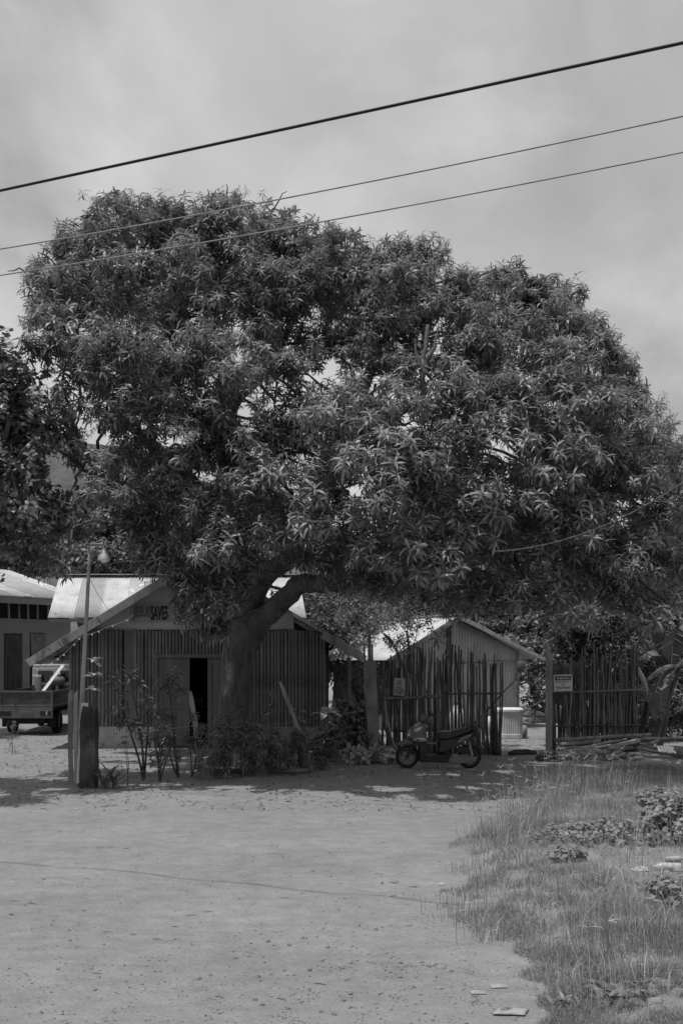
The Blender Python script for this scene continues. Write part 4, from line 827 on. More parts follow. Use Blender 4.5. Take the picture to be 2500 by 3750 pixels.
# ================================================================== log pile
LG = 'logs in the pile below the fence'
logs = [(2029, 2712, 2381, 2690, 13, 22.75, 22.9, 'stick', 'long straight log resting along the top of the log pile against the fence'), (2041, 2730, 2198, 2712, 13, 22.5, 22.5, 'stick', 'crooked dark log under the long top log'),
    (2019, 2764, 2293, 2707, 9, 21.9, 22.4, 'bamboo', 'slender pale bamboo pole slanting across the log pile'), (2077, 2757, 2233, 2731, 12, 22.0, 22.1, 'stick_light', 'grey barked log just below the slanting bamboo pole'),
    (2034, 2789, 2230, 2748, 20, 21.5, 21.8, 'stick_light', 'thickest log lying at the front foot of the log pile'), (2233, 2754, 2316, 2736, 12, 21.9, 21.9, 'stick', 'short log beneath the squared plank'),
    (2223, 2778, 2271, 2749, 13, 21.5, 21.6, 'stick_light', 'short cut branch propped steeply in front of the log pile'), (2230, 2790, 2287, 2758, 8, 21.35, 21.5, 'stick_light', 'thin cut branch leaning beside the steep short branch'),
    (2213, 2764, 2224, 2790, 12, 21.45, 21.3, 'stick', 'stubby end piece standing at the front of the log pile'), (2290, 2762, 2411, 2772, 13, 21.8, 21.7, 'stick', 'knotty log at the right foot of the log pile'),
    (2316, 2739, 2478, 2767, 8, 21.9, 21.8, 'stick', 'long thin branch sloping down towards the broken roof scrap'), (2309, 2707, 2560, 2701, 9, 22.7, 22.7, 'bamboo', 'long pale bamboo pole sticking out past the fence end'),
    (2344, 2723, 2408, 2746, 8, 22.2, 22.0, 'stick', 'dark branch crossing behind the squared plank'), (2376, 2727, 2411, 2712, 11, 22.3, 22.3, 'stick_light', 'short grey log end below the long bamboo pole'),
    (2297, 2780, 2354, 2779, 9, 21.35, 21.35, 'stick_light', 'short round piece lying loose in front of the knotty log'), (2459, 2754, 2530, 2757, 27, 22.0, 22.0, 'stick', 'very thick log beyond the broken roof scrap'),
    (2048, 2742, 2150, 2735, 9, 22.5, 22.4, 'stick', 'thin dark log deep in the left of the pile'), (2340, 2768, 2430, 2752, 9, 22.0, 22.1, 'stick', 'grey branch behind the knotty log'), (2245, 2770, 2320, 2776, 9, 21.7, 21.6, 'stick', 'broken branch lying between the two short cut branches and the knotty log')]
for i, (x0, y0, x1, y1, d, Y0, Y1, m_, lab) in enumerate(logs):
    p, q = W(x0, y0, Y0), W(x1, y1, Y1); rr = d * 1.25 / 2 / F * Y0; m_ = {'bamboo': 'wood', 'stick_light': 'wood', 'stick': 'stick_light'}.get(m_, m_)
    for e in (p, q): e.z = max(e.z, gz(e.x, e.y) + rr * .9)
    b = MB(); pts = wob([p.lerp(q, t) for t in np.linspace(0, 1, 10)], rr * .8, i * 2.7); rough_tube(b, pts, list(np.linspace(rr, rr * .85, 10)), 10, rr * .14, i); tag(b.build('log', M[m_], smooth=True), lab, 'log', LG)
p, q = W(2226, 2738, 21.7), W(2338, 2712, 21.9); b = MB(); b.beam(p, q, .12, .07); tag(b.build('plank', M['wood'], bevel=.004), 'squared timber plank lying on top of the log pile', 'plank')
sc = W(2440, 2748, 21.9); b = MB(); b.corr(sc + Vector((-.2, -.1, -.02)), (1, .1, -.1), (0, .6, .35), .4, .22, .076, .012, None, 6, 4, warp=lambda a_, b_: .04 * mnoise.noise((a_ * 6, b_ * 6, 1))); tag(b.build('roof_scrap', M['white'], solid=.004), 'broken white corrugated roof scrap at the right of the log pile', 'scrap')
bx_ = GZ(2015, 2788); b = MB()
for j in range(7):
    for i in range(11):
        u, v_ = i / 10 - .5, j / 6 - .5; b.v.append((bx_.x + u * .5, bx_.y + .2 + v_ * .5, bx_.z + max(0, .17 * (1 - (2 * u) ** 6) * (1 - (2 * v_) ** 4) + .06 * mnoise.noise((u * 7, v_ * 6, 8)))))
b.f = [(j * 11 + i, j * 11 + i + 1, (j + 1) * 11 + i + 1, (j + 1) * 11 + i) for j in range(6) for i in range(10)]; tag(b.build('tarpaulin', M['black'], smooth=True), 'crumpled black plastic sheet at the foot of the gate post', 'tarpaulin')
rb = GZ(1840, 2765)
for i in range(4): b = MB(); b.tube(wob([rb + Vector((.1 + .09 * i, .05 * i - .2, .05 + .04 * (i % 2))), rb + Vector((.5 + .05 * i, .05 * i - .1, .06 + .03 * (i % 2))), rb + Vector((.75, .03 * i, .05))], .02, i), .045 - .006 * i, 7); tag(b.build('firewood', M['stick'], smooth=True), 'piece of dark firewood stacked at the foot of the stick gate', 'firewood', 'firewood by the gate')

# ================================================================== scooter
YS = GY(2812); SX = W(1490, 2812, YS).x; sc0 = Vector((SX + .62, YS, gz(SX + .6, YS))); sct = thing('motor_scooter', 'dark motor scooter parked on its stand in front of the stick fence', 'scooter', sc0)
def S(u, z, y=0.0): return Vector((SX + u, YS + y, sc0.z + z))
def sp_(pts): return [((x - 360) / 709.0, (1028 - y) / 709.0) for x, y in pts]
MT = Matrix.Translation(Vector((SX, YS, sc0.z)))
def part(name, pts, w, material, inset=.85, parent=None, edge=.3, y0=0, smooth=True, bev=.006):
    b = MB(); b.slab(sp_(pts), w, inset, MT, edge, y0); return b.build(name, material, parent or sct, bevel=bev)
def wheel(u, rad, w):
    c = S(u, rad); R = Matrix.Rotation(PI / 2, 3, 'X'); b = MB(); b.lathe([(rad * .74, -w * .4), (rad * .84, -w * .5), (rad * .95, -w * .38), (rad, 0), (rad * .95, w * .38), (rad * .84, w * .5), (rad * .74, w * .4), (rad * .74, -w * .4)], 36, c, R); ty = b.build('wheel', M['rubber'], sct, smooth=True)
    b = MB(); b.lathe([(rad * .76, -w * .34), (rad * .66, -w * .34), (rad * .66, w * .34), (rad * .76, w * .34)], 36, c, R); b.lathe([(rad * .001, -w * .5), (rad * .17, -w * .5), (rad * .17, w * .5), (rad * .001, w * .5)], 14, c, R)
    for k in range(5):
        a = k * 2 * PI / 5 + .3; d = Vector((math.cos(a), 0, math.sin(a))); b.beam(c + d * rad * .12, c + d * rad * .7, .018, .02, (0, 1, 0))
    b.build('rim', M['rim'], ty)
wheel(0, .237, .085); wheel(1.255, .24, .1)
b = MB(); b.lathe([(.03, -.052), (.105, -.052), (.105, -.047), (.03, -.047)], 24, S(0, .237), Matrix.Rotation(PI / 2, 3, 'X')); b.build('brake_disc', M['steel'], sct)
for y in (-.07, .07): b = MB(); b.tube([S(0, .237, y), S(.09, .43, y), S(.17, .62, y * .8)], [.022, .024, .022], 8); b.build('fork', M['cloth_dark'], sct, smooth=True)
part('front_fender', [(228, 690), (258, 650), (320, 615), (400, 600), (470, 630), (515, 690), (470, 700), (400, 672), (330, 675), (262, 690)], .13, M['scoot'])
part('front_apron', [(345, 560), (385, 470), (450, 410), (545, 355), (650, 395), (660, 412), (630, 480), (590, 530), (640, 560), (650, 640), (600, 690), (520, 660), (440, 625), (362, 600)], .34, M['scoot'], .8)
part('headlamp', [(440, 470), (500, 440), (590, 415), (560, 460), (500, 500), (455, 505)], .345, M['sign_grey'], .93)
part('side_panel', [(420, 605), (500, 582), (600, 582), (652, 635), (560, 672), (480, 640)], .352, M['sticker'], .93)
part('leg_shield', [(515, 640), (640, 600), (640, 760), (620, 860), (560, 930), (525, 930), (540, 800), (520, 700)], .36, M['black'], .9)
part('floorboard', [(590, 850), (780, 822), (980, 815), (1000, 850), (930, 945), (620, 935), (556, 930)], .30, M['black'], .9)
part('handlebar_cover', [(535, 305), (565, 252), (620, 245), (668, 285), (720, 325), (690, 380), (620, 395), (545, 350)], .24, M['scoot'], .75)
b = MB(); b.tube([S(.36, .96, -.36), S(.37, .99, -.2), S(.36, 1.0, 0), S(.37, .99, .2), S(.36, .96, .36)], .013, 8); b.build('handlebar', M['black'], sct)
for y in (-1, 1):
    b = MB(); b.tube([S(.36, .965, .26 * y), S(.37, .955, .39 * y)], .019, 10); b.build('grip', M['rubber'], sct, smooth=True)
    m = MB(); m.tube([S(.37, .97, .22 * y), S(.42, 1.06, .28 * y), S(.45, 1.09, .3 * y)], .006, 6); mo = m.build('mirror', M['black'], sct)
    m = MB(); m.lathe([(.001, -.014), (.055, -.012), (.068, .0), (.055, .014), (.001, .016)], 14, S(.47, 1.12, .31 * y), Matrix.Rotation(1.2, 3, 'Y')); m.build('housing', M['black'], mo, smooth=True)
    b = MB(); b.tube([S(.35, .98, .22 * y), S(.41, .93, .33 * y)], .006, 6); b.build('brake_lever', M['steel'], sct)
part('seat', [(788, 590), (800, 530), (850, 490), (960, 488), (1100, 455), (1300, 432), (1335, 450), (1260, 505), (1010, 588), (900, 615), (815, 622)], .27, M['seat'], .82)
part('body_panel', [(792, 622), (900, 612), (1010, 590), (1260, 508), (1340, 470), (1405, 458), (1370, 520), (1290, 575), (1130, 660), (980, 770), (880, 805), (780, 810), (800, 720)], .28, M['scoot2'], .88)
part('decal_panel', [(1060, 655), (1120, 590), (1200, 555), (1285, 525), (1210, 600), (1110, 645)], .285, M['sticker'], .96)
part('tail_lamp', [(1300, 545), (1330, 500), (1408, 462), (1375, 515)], .22, M['sign_grey'], .9)
part('rear_fender', [(1325, 560), (1345, 552), (1420, 660), (1505, 800), (1490, 806), (1405, 675)], .16, M['black'], .9)
part('engine_case', [(930, 850), (1000, 825), (1200, 820), (1280, 850), (1275, 920), (1180, 950), (980, 955), (930, 920)], .16, M['ink_grey'], .85, y0=-.07)
part('air_cleaner', [(1070, 740), (1120, 718), (1230, 722), (1255, 760), (1240, 795), (1090, 805), (1062, 780)], .12, M['black'], .85, y0=-.1)
part('exhaust', [(1080, 880), (1200, 850), (1420, 800), (1430, 840), (1220, 910), (1090, 920)], .1, M['cloth_dark'], .8, y0=.14)
b = MB(); b.tube([S(1.23, .55, -.11), S(1.3, .22, -.11)], .02, 8); b.tube([S(1.245, .48, -.11), S(1.29, .27, -.11)], .034, 10); b.build('shock_absorber', M['steel'], sct)
b = MB(); b.tube([S(1.15, .81, -.11), S(1.35, .86, -.11), S(1.42, .855, 0), S(1.35, .86, .11), S(1.15, .81, .11)], .013, 8); b.build('grab_rail', M['black'], sct, smooth=True)
b = MB(); b.tube([S(.66, .16, -.1), S(.635, .0, -.2), S(.67, .0, -.22)], .012, 7); b.build('side_stand', M['steel'], sct)
b = MB(); b.box(S(1.5, .47, 0), (.012, .18, .1), Matrix.Rotation(-.5, 3, 'Y')); b.build('number_plate', M['sign_grey'], sct)
for y in (-.1, .1):
    b = MB(); b.tube([S(.36, 1.0, y), S(.3, .93, y * 1.3), S(.24, .8, y), S(.16, .6, y * .7), S(.05, .3, y * .7)], .006, 6); b.build('cable', M['black'], sct, smooth=True)
    b = MB(); b.lathe([(.001, -.02), (.03, -.015), (.03, .015), (.001, .03)], 10, S(.03, .68, y * 1.5), Matrix.Rotation(-1.2, 3, 'Y')); b.build('turn_signal', M['sign'], sct, smooth=True)
lettering('BEAT', S((540 - 360) / 709, (1028 - 632) / 709, -.181), .16, .07, (1, 0, -.22), (.3, 0, 1), M['ink'], sct, .03)
lettering('STREET', S((1170 - 360) / 709, (1028 - 595) / 709, -.146), .2, .05, (1, 0, .45), (.1, 0, 1), M['ink'], sct, .02)

# ================================================================== truck
TF = Vector((-.06, 1, 0)).normalized(); TR = Vector((TF.y, -TF.x, 0)); T0 = W(195, 2600, 28.0); T0.z = 0
trk_ = thing('flatbed_truck', 'old small flatbed truck with dropped-side cargo bed parked beside the grey house', 'truck', T0)
def T(rg, fw, z): return T0 + TR * rg + TF * fw + Vector((0, 0, z))
TW, TL = 1.5, 3.5; RM = Matrix((TR, TF, Vector((0, 0, 1)))).transposed()
def tb(name, c, s, material, parent=None, bev=.006):
    b = MB(); b.box(T(*c), s, RM); return b.build(name, material, parent or trk_, bevel=bev)
tg = tb('tailgate', (-TW / 2, .0, 1.03), (TW, .03, .44), M['truckdark'])
for z, hgt_ in ((1.245, .05), (.85, .05)): tb('tailgate_rail', (-TW / 2, -.02, z), (TW, .03, hgt_), M['truckpaint'], tg)
for x in (-.03, -TW + .03): tb('tailgate_rail', (x, -.021, 1.04), (.05, .028, .34), M['truckpaint'], tg)
tb('bed_side', (-.02, TL / 2 + .02, 1.05), (.035, TL, .42), M['truckpaint']); tb('bed_side', (-TW + .02, TL / 2 + .02, 1.05), (.035, TL, .42), M['truckdark']); tb('bed_floor', (-TW / 2, TL / 2, .8), (TW - .05, TL, .06), M['truckdark'])
tb('bed_headboard', (-TW / 2, TL, 1.08), (TW - .08, .04, .5), M['truckdark']); tb('chassis', (-TW / 2, TL / 2 + .3, .62), (.7, TL + .4, .14), M['dark'])
tb('underside_shade_box', (-TW / 2, .75, .48), (1.0, 1.2, .3), M['dark']); tb('rear_sill', (-TW / 2, -.01, .775), (TW, .05, .07), M['truckpaint'])  # dark box added to deepen shade under the bed, standing for axle and spare
bp = tb('rear_bumper', (-TW / 2, -.05, .62), (TW, .05, .24), M['truckpaint'])
for x in (-.2, -TW + .2): tb('lamp_recess', (x, -.078, .64), (.3, .02, .13), M['black'], bp)
pl = tb('number_plate', (-.72, -.08, .62), (.36, .012, .13), M['truckpaint']); lettering('ZPT 705', T(-.72, -.089, .62), .28, .07, TR, (0, 0, 1), M['ink_grey'], pl, .0)
tb('tail_lamp', (-.16, -.1, .64), (.05, .03, .11), M['sign_grey'])
lettering('FBE', T(.0, .32, 1.12), .2, .08, TF, (0, 0, 1), M['cloth_dark'], trk_, .01)
for z in (.95, 1.07, 1.19): tb('side_rib', (.0, TL / 2 + .3, z), (.012, TL - .7, .02), M['truckpaint'])
for x in (-.12, -TW + .12):
    for fw in (1.0, TL + .9):
        c_ = T(x, fw, .33); R = Matrix.Rotation(math.atan2(TR.y, TR.x), 3, 'Z') @ Matrix.Rotation(PI / 2, 3, 'Y'); b = MB(); b.lathe([(.2, -.09), (.3, -.1), (.33, -.07), (.33, .07), (.3, .1), (.2, .09)], 24, c_, R); ty = b.build('wheel', M['rubber'], trk_, smooth=True)
        b = MB(); b.lathe([(.001, -.04), (.1, -.05), (.2, -.07), (.21, .07), (.1, .05), (.001, .04)], 18, c_, R); b.build('rim', M['rim'], ty)
    tb('mud_flap', (x, .32, .42), (.24, .02, .36), M['rubber'])
cb0 = TL + .12; cab = tb('cab', (-TW / 2, cb0 + .03, 1.35), (TW - .06, .05, 1.05), M['cab'], bev=.02)
tb('cab_roof', (-TW / 2, cb0 + .7, 1.93), (TW - .08, 1.35, .1), M['cab'], bev=.03); tb('cab_side', (-.06, cb0 + .68, 1.2), (.05, 1.28, 1.36), M['cab']); tb('cab_side', (-TW + .06, cb0 + .68, 1.2), (.05, 1.28, 1.36), M['cab']); tb('cab_front', (-TW / 2, cb0 + 1.35, 1.2), (TW - .1, .05, 1.36), M['cab'])
for x in (-.42, -1.06): tb('window', (x, cb0 - .004, 1.6), (.46, .02, .36), M['glass'], cab, .03)
for x in (-.1, -.36, -.74, -1.12, -1.4): tb('rib', (x, cb0 - .003, 1.18), (.04, .02, .46), M['cab'], cab)
pk = thing('plank', 'pale sawn plank propped diagonally in the truck bed', 'plank', T(-.6, .3, .84)); b = MB(); b.beam(T(-.60, .1, .86), T(-.30, 2.6, 1.95), .02, .1, TR); b.build('board', M['wood_pale'], pk)
en = thing('engine', 'small dark motor mounted against the cab of the truck', 'engine', T(-.62, cb0 - .35, .84)); b = MB(); b.box(T(-.62, cb0 - .3, 1.1), (.1, .1, .5), RM); b.build('stand', M['steel'], en)
b = MB(); R = Matrix.Rotation(PI / 2, 3, 'Y'); b.lathe([(.001, -.2), (.12, -.2), (.16, -.15), (.16, .1), (.12, .18), (.05, .24), (.001, .24)], 14, T(-.62, cb0 - .3, 1.47), R); b.build('housing', M['ink_grey'], en, smooth=True); b = MB(); b.lathe([(.001, -.05), (.1, -.05), (.1, .05), (.001, .05)], 14, T(-.55, cb0 - .3, 1.64), R); b.build('tank', M['steel'], en, smooth=True)
b = MB(); b.tube([T(-.62, cb0 - .3, 1.3), T(-.8, cb0 - .35, 1.2), T(-.85, cb0 - .4, .9)], .04, 8); b.build('pipe', M['rubber'], en, smooth=True)
sk = T(-1.28, cb0 - .16, 1.16); b = MB()
for j in range(9):
    for i in range(9):
        u, v_ = i / 8 - .5, j / 8; b.v.append(sk + TR * (u * .26 * (1 - .3 * v_) + .1 * v_) + TF * (-.05 - .07 * math.cos(u * PI) + .02 * math.sin(u * 20)) + Vector((0, 0, .5 - .75 * v_ + .03 * mnoise.noise((u * 5, v_ * 5, 0)))))
b.f = [(j * 9 + i, j * 9 + i + 1, (j + 1) * 9 + i + 1, (j + 1) * 9 + i) for j in range(8) for i in range(8)]; tag(b.build('cloth_sack', M['sack'], smooth=True, solid=.01), 'loose cloth sack hung from the cab corner of the truck', 'sack')

# ================================================================== left posts and lamp
ps = GZ(325, 2886); b = MB(); hh = W(325, 2590, ps.y).z; NZ = 14
for j in range(NZ + 1):
    z = (hh + .1) * j / NZ - .1
    for k in range(24):
        a = 2 * PI * k / 24; c_, s_ = math.cos(a), math.sin(a); q = (abs(c_) ** 12 + abs(s_) ** 12) ** (-1 / 12); w = .138 * (1 - .06 * z / hh) * (1 - (.15 * max(0, (z - hh * .9) / (hh * .1)) ** 2)); n_ = .02 * mnoise.noise((c_ * 2, s_ * 2, z * 2.5)) + .008 * mnoise.noise((c_ * 7, s_ * 7, z * 9))
        b.v.append((ps.x + (w + n_) * q * c_ + .015 * z, ps.y + (w + n_) * q * s_, ps.z + z + (.04 * mnoise.noise((c_ * 3, s_ * 3, 5)) if j == NZ else 0)))
b.f = [(j * 24 + k, j * 24 + (k + 1) % 24, (j + 1) * 24 + (k + 1) % 24, (j + 1) * 24 + k) for j in range(NZ) for k in range(24)] + [tuple(NZ * 24 + k for k in range(24))]
tag(b.build('mossy_post', M['moss'], bevel=.01), 'thick mossy concrete gate post at the roadside below the lamp pole', 'post')
for i, (x, wpx, yt, lab) in enumerate(((261, 17, 2532, 'weathered upright board with nail holes standing left of the split board'), (281, 15, 2536, 'weathered split board standing against the mossy post'))):
    p = GZ(x, 2880 if i else 2868); zt = W(x, yt, p.y).z; w = wpx / F * p.y; b = MB(); n = 10
    for j in range(n + 1):
        z = -.1 + (zt + .1) * j / n; o_ = .012 * mnoise.noise((z * 2, i * 5, 0)); ww = w / 2 * (1 + .2 * mnoise.noise((z * 3, i * 3, 2)))
        for sx_, sy_ in ((-1, -1), (1, -1), (1, 1), (-1, 1)): b.v.append((p.x + o_ + sx_ * ww, p.y - .05 + sy_ * .018, p.z + z + (.04 * sx_ if j == n else 0)))
    b.f = [(j * 4 + k, j * 4 + (k + 1) % 4, (j + 1) * 4 + (k + 1) % 4, (j + 1) * 4 + k) for j in range(n) for k in range(4)] + [(n * 4, n * 4 + 1, n * 4 + 2, n * 4 + 3)]
    tag(b.build('weathered_board', M['wood'], bevel=.003), lab, 'board')
p = W(307, 2880, 17.15); p.z = 0; q = W(296, 2580, 17.15); b = MB(); b.beam(W(292, 2870, 17.02), W(310, 2575, 17.02), .03, .12, (1, 0, 0)); tag(b.build('weathered_board', M['wood_pale'], bevel=.003), 'slanting pale board wedged between split board and mossy post', 'board')
YL = 17.4; p0 = W(284, 2888, YL); p0.z = 0; p1 = W(330, 2000, YL); lp = thing('lamp_pole', 'leaning bamboo lamp pole with a bulb hung from its short arm', 'lamp pole', p0)
b = MB(); pts, rr = [], []
for k in range(13):
    t = k / 13; a = p0.lerp(p1, t); c_ = p0.lerp(p1, t + 1 / 13 - .003); ra = .047 - .02 * t; pts += [a, a + (p1 - p0) * .003, c_]; rr += [ra * 1.12, ra, ra]
b.tube(pts, rr, 10); b.build('pole', M['bamboo'], lp, smooth=True)
a0, a1 = W(319, 1995, YL), W(381, 1992, YL); b = MB(); b.tube([a0, a0.lerp(a1, .74), a0.lerp(a1, .76), a1], [.021, .02, .024, .023], 10); b.build('arm', M['wire_grey'], lp, smooth=True)
lc = W(381, 2040, YL); b = MB(); b.tube([a1 + Vector((-.005, 0, 0)), lc + Vector((0, 0, .14))], .006, 6); lamp = b.build('lamp', M['white'], lp)
b = MB(); b.lathe([(.022, .14), (.025, .11), (.032, .1), (.1, .01), (.105, -.07), (.103, -.075)], 18, lc, Matrix.Rotation(.12, 3, 'Y')); b.build('bottle_shade', M['frost'], lamp, smooth=True)
b = MB(); b.lathe([(.018, .12), (.02, .06), (.045, .03), (.062, -.02), (.062, -.06), (.045, -.1), (.001, -.11)], 16, lc); b.build('bulb', M['white'], lamp, smooth=True)
b = MB(); b.lathe([(.026, .09), (.03, .09), (.03, .14), (.001, .145)], 12, lc); b.beam(lc + Vector((-.1, 0, .11)), lc + Vector((-.02, 0, .105)), .02, .015); b.build('cap', M['white'], lamp)

# ================================================================== wires
def cable(name, label, pts, rad, material, sag=0.0, n=24, twist=0):
    a, c = pts; path = [a.lerp(c, t) - Vector((0, 0, sag * 4 * t * (1 - t))) for t in np.linspace(0, 1, n)]; t = thing(name, label, 'cable', a)
    if twist:
        for s_ in (0, PI):
            b = MB(); b.tube([p + Vector((0, math.cos(i * .8 + s_) * twist, math.sin(i * .8 + s_) * twist)) for i, p in enumerate(path)], rad, 6); b.build('strand', material, t, smooth=True)
    else: b = MB(); b.tube(path, rad, 8); b.build('strand', material, t, smooth=True)
    return t
def ext(a, c, k): d = c - a; return a - d * k, c + d * k
a, c = W(0, 697, 9.3), W(2500, 155, 7.05)
cable('power_cable', 'thick black power cable crossing the sky above the mango tree', ext(a, c, .5), .0125, M['wire'], .0)
u19 = Vector((0, 0, .19)); a, c = W(0, 912, 15.6) + u19, W(2500, 425, 11.8) + u19; cable('power_cable', 'upper of the two thin overhead wires crossing the mango crown', ext(a, c, .5), .0105, M['wire_grey'], .25)
a, c = W(0, 1008, 16.2) + u19, W(2500, 557, 12.25) + u19; cable('power_cable', 'lower of the two thin overhead wires crossing the mango crown', ext(a, c, .5), .0105, M['wire_grey'], .25)
cable('service_cable', 'twisted pale service cable running down into the right side of the mango crown', (W(2620, 1680, 14), W(1800, 2020, 15.2)), .005, M['cable_old'], .30, 60, .008)
w1 = [W(327, 2120, 17.4), W(360, 2180, 19.5), W(395, 2230, 22), W(450, 2280, 23.6), W(500, 2303, 23.85), W(545, 2306, 23.85), W(600, 2285, 23.7), W(660, 2235, 22.5), W(720, 2190, 21.5)]
b = MB(); b.tube(w1, .005, 5); tag(b.build('lamp_cable', M['wire_grey'], smooth=True), 'thin cable looping from the bamboo lamp pole to the chapel gable', 'cable')
for i, zz_ in enumerate((.5, .95)):
    b = MB(); ptsw = [Vector((W(x, 2400, Y).x, Y, zz_ + dz)) for x, Y, dz in ((350, 17.2, 0), (540, 17.7, -.04), (720, 18.0, .05), (900, 18.6, -.03), (1090, 19.2, .04), (1330, 21.9, .1))]; b.tube(ptsw, .0035, 5)
    tag(b.build('fence_wire', M['wire_grey']), ('lower' if i == 0 else 'upper') + ' strand of thin fence wire strung through the garden plants', 'wire')

# ================================================================== garden plants
def big_leaf(L, Wd, n=7, arch=.9, fold=.18, wavy=.0):
    """large leaf along +X with midrib arching down; returns MB-style verts/faces"""
    vs, fs = [], []; x = z = 0.0; e = arch * .55
    for k in range(n + 1):
        t = k / n; w = Wd / 2 * math.sin(PI * min(1, (t * .94 + .06))) ** .75 if k < n else .002
        zz_ = w * fold + wavy * math.sin(k * 2.1)
        vs += [(x, w, z + zz_), (x, 0, z), (x, -w, z + zz_ * .8)]; x += L / n * math.cos(e); z += L / n * math.sin(e); e -= arch * 1.6 / n
    for k in range(n):
        a = 3 * k; fs += [(a, a + 1, a + 4, a + 3), (a + 1, a + 2, a + 5, a + 4)]
    return vs, fs
def leaf_mesh(name, L, Wd, material, **kw):
    vs, fs = big_leaf(L, Wd, **kw); me = bpy.data.meshes.new(name); me.from_pydata(vs, [], fs); me.polygons.foreach_set('use_smooth', [True] * len(fs)); me.materials.append(material); return me
OVAL = [leaf_mesh('leaf', .2, .085, M['paleleaf'], n=5, arch=a) for a in (.5, .9, 1.3)]; OVALD = [leaf_mesh('leaf', .2, .09, M['shrubleaf'], n=5, arch=a) for a in (.5, .9, 1.3)]
STRAP = [leaf_mesh('leaf', .6, .05, M['shrubleaf'], n=7, arch=a, fold=.4) for a in (.5, .8, 1.2)]; DIEF = [leaf_mesh('leaf', .42, .16, M['vleaf'], n=7, arch=a) for a in (.7, 1.1)]
def put_leaves(t, p, meshes, n, el=(.1, .9), sc=(.8, 1.2), q=rnd, az0=None, spread=PI):
    for k in range(n):
        az = (k * 2.4 + q.uniform(-.4, .4)) if az0 is None else az0 + q.uniform(-spread, spread); s = q.uniform(*sc)
        o = inst(q.choice(meshes), 'leaf', t, p, (q.uniform(-.4, .4), -q.uniform(*el) + .45, az), (s, s, s))
def stemmed(name, label, base, stems, cat='plant', group=None, r=.014, material='limb'):
    t = thing(name, label, cat, base, group); ends = []
    for i, s_ in enumerate(stems):
        pts = [base + Vector((0, 0, -.05))] + [Vector(p) for p in s_]; p, rr = dens_path(pts, list(np.linspace(r, r * .5, len(pts))), 4); b = MB(); b.tube(wob(p, .015, i + base.x), rr, 6); b.build('stem', M[material], t, smooth=True); ends.append(pts[-1])
    return t, ends
CROT_T = [mango_tpl(rnd, rnd.randint(16, 20), (.13, .2), .03) for _ in range(4)]
def croton(label, base, tops, r=.02, n=4, spread=.1, scl=1.0, group='garden shrubs along the roadside'):
    stems = []
    for (x, y, Y) in tops:
        q = W(x, y, Y); stems.append([base.lerp(q, .45) + Vector((rnd.uniform(-.06, .06), 0, 0)), q])
    t, ends = stemmed('garden_shrub', label, base, stems, 'shrub', group, r); P, N = [], []
    for e in ends:
        for k in range(n): P.append(np.array(e) + rng.normal(size=3) * spread); N.append([rng.normal() * .5, rng.normal() * .5, 1])
    scatter('foliage', CROT_T, np.array(P), np.array(N), rng.uniform(.8, 1.15, len(P)) * scl, M['shrubleaf'], t); return t
croton('slender shrub with tufted leaves just right of the mossy post', GZ(527, 2856), [(478, 2485, 17.7), (437, 2574, 17.6), (549, 2579, 17.9), (500, 2640, 17.7)], .024, 5, .1, 1.1)
croton('tall tufted shrub in front of the closed chapel door leaf', GZ(655, 2850), [(612, 2470, 17.9), (625, 2500, 17.9), (640, 2628, 18), (600, 2660, 18)], .02, 4, .1, 1.1)
croton('low bushy shrub beside the leaning pale stake', GZ(585, 2862), [(560, 2700, 17.8), (600, 2690, 17.8), (630, 2730, 17.8), (570, 2745, 17.7), (610, 2760, 17.7)], .02, 5, .14, .7)
croton('thin-stemmed shrub at the left foot of the mango trunk', GZ(700, 2848), [(690, 2690, 18), (735, 2680, 18), (715, 2720, 18)], .012, 5, .12, .9)
croton('dense shrub hiding the foot of the mango trunk', GZ(820, 2835), [(790, 2690, 18.4), (830, 2680, 18.4), (860, 2720, 18.5), (810, 2750, 18.3), (850, 2770, 18.3)], .016, 6, .17, .95)
croton('upright leafy shrub at the right foot of the mango trunk', GZ(890, 2835), [(875, 2640, 18.6), (905, 2650, 18.6), (890, 2690, 18.6), (920, 2730, 18.5)], .016, 5, .13, 1.0)
croton('small shrub between mango trunk and mossy stump', GZ(1010, 2825), [(1000, 2760, 18.8), (1040, 2750, 18.8), (1020, 2780, 18.8)], .014, 6, .15, .9)
croton('spiky tuft growing on the mossy stump', GZ(1112, 2828) + Vector((0, 0, .66)), [(1075, 2690, 19.05), (1110, 2700, 19.05)], .01, 6, .09, .8)
croton('low leafy plant at the foot of the leaning pale stake', GZ(770, 2845), [(760, 2790, 18.2), (790, 2780, 18.2)], .01, 6, .14, .8)
croton('dark leafy shrub spreading at the foot of the split slanting stake', GZ(1055, 2812), [(1040, 2720, 19.4), (1070, 2740, 19.4), (1055, 2770, 19.3), (1020, 2745, 19.4)], .014, 6, .17, 1.0)
croton('dark leafy shrub crowding below the variegated dumb cane', GZ(1175, 2812), [(1160, 2730, 19.9), (1190, 2750, 19.9), (1210, 2720, 20), (1170, 2780, 19.8)], .014, 7, .17, 1.0)
croton('low dark shrub between the two edging logs', GZ(945, 2826), [(940, 2770, 18.9), (965, 2760, 19), (925, 2790, 18.8)], .012, 6, .15, .9)
croton('tall thin shrub in front of the right bamboo wall', GZ(930, 2815), [(925, 2700, 19.2), (955, 2720, 19.2), (940, 2670, 19.3)], .013, 5, .13, .95)
def sapling(label, base, tops, meshes, n=6, r=.012, sc=(.8, 1.2), group='broad-leaved saplings'):
    t, ends = stemmed('sapling', label, base, [[base.lerp(W(*q), .5) + Vector((.02, 0, 0)), W(*q)] for q in tops], 'plant', group, r)
    for e in ends: put_leaves(t, e, meshes, n, (.0, 1.0), sc)
    return t
postop = Vector((ps.x + .1, ps.y, hh * .0 + W(352, 2600, 17).z - .05))
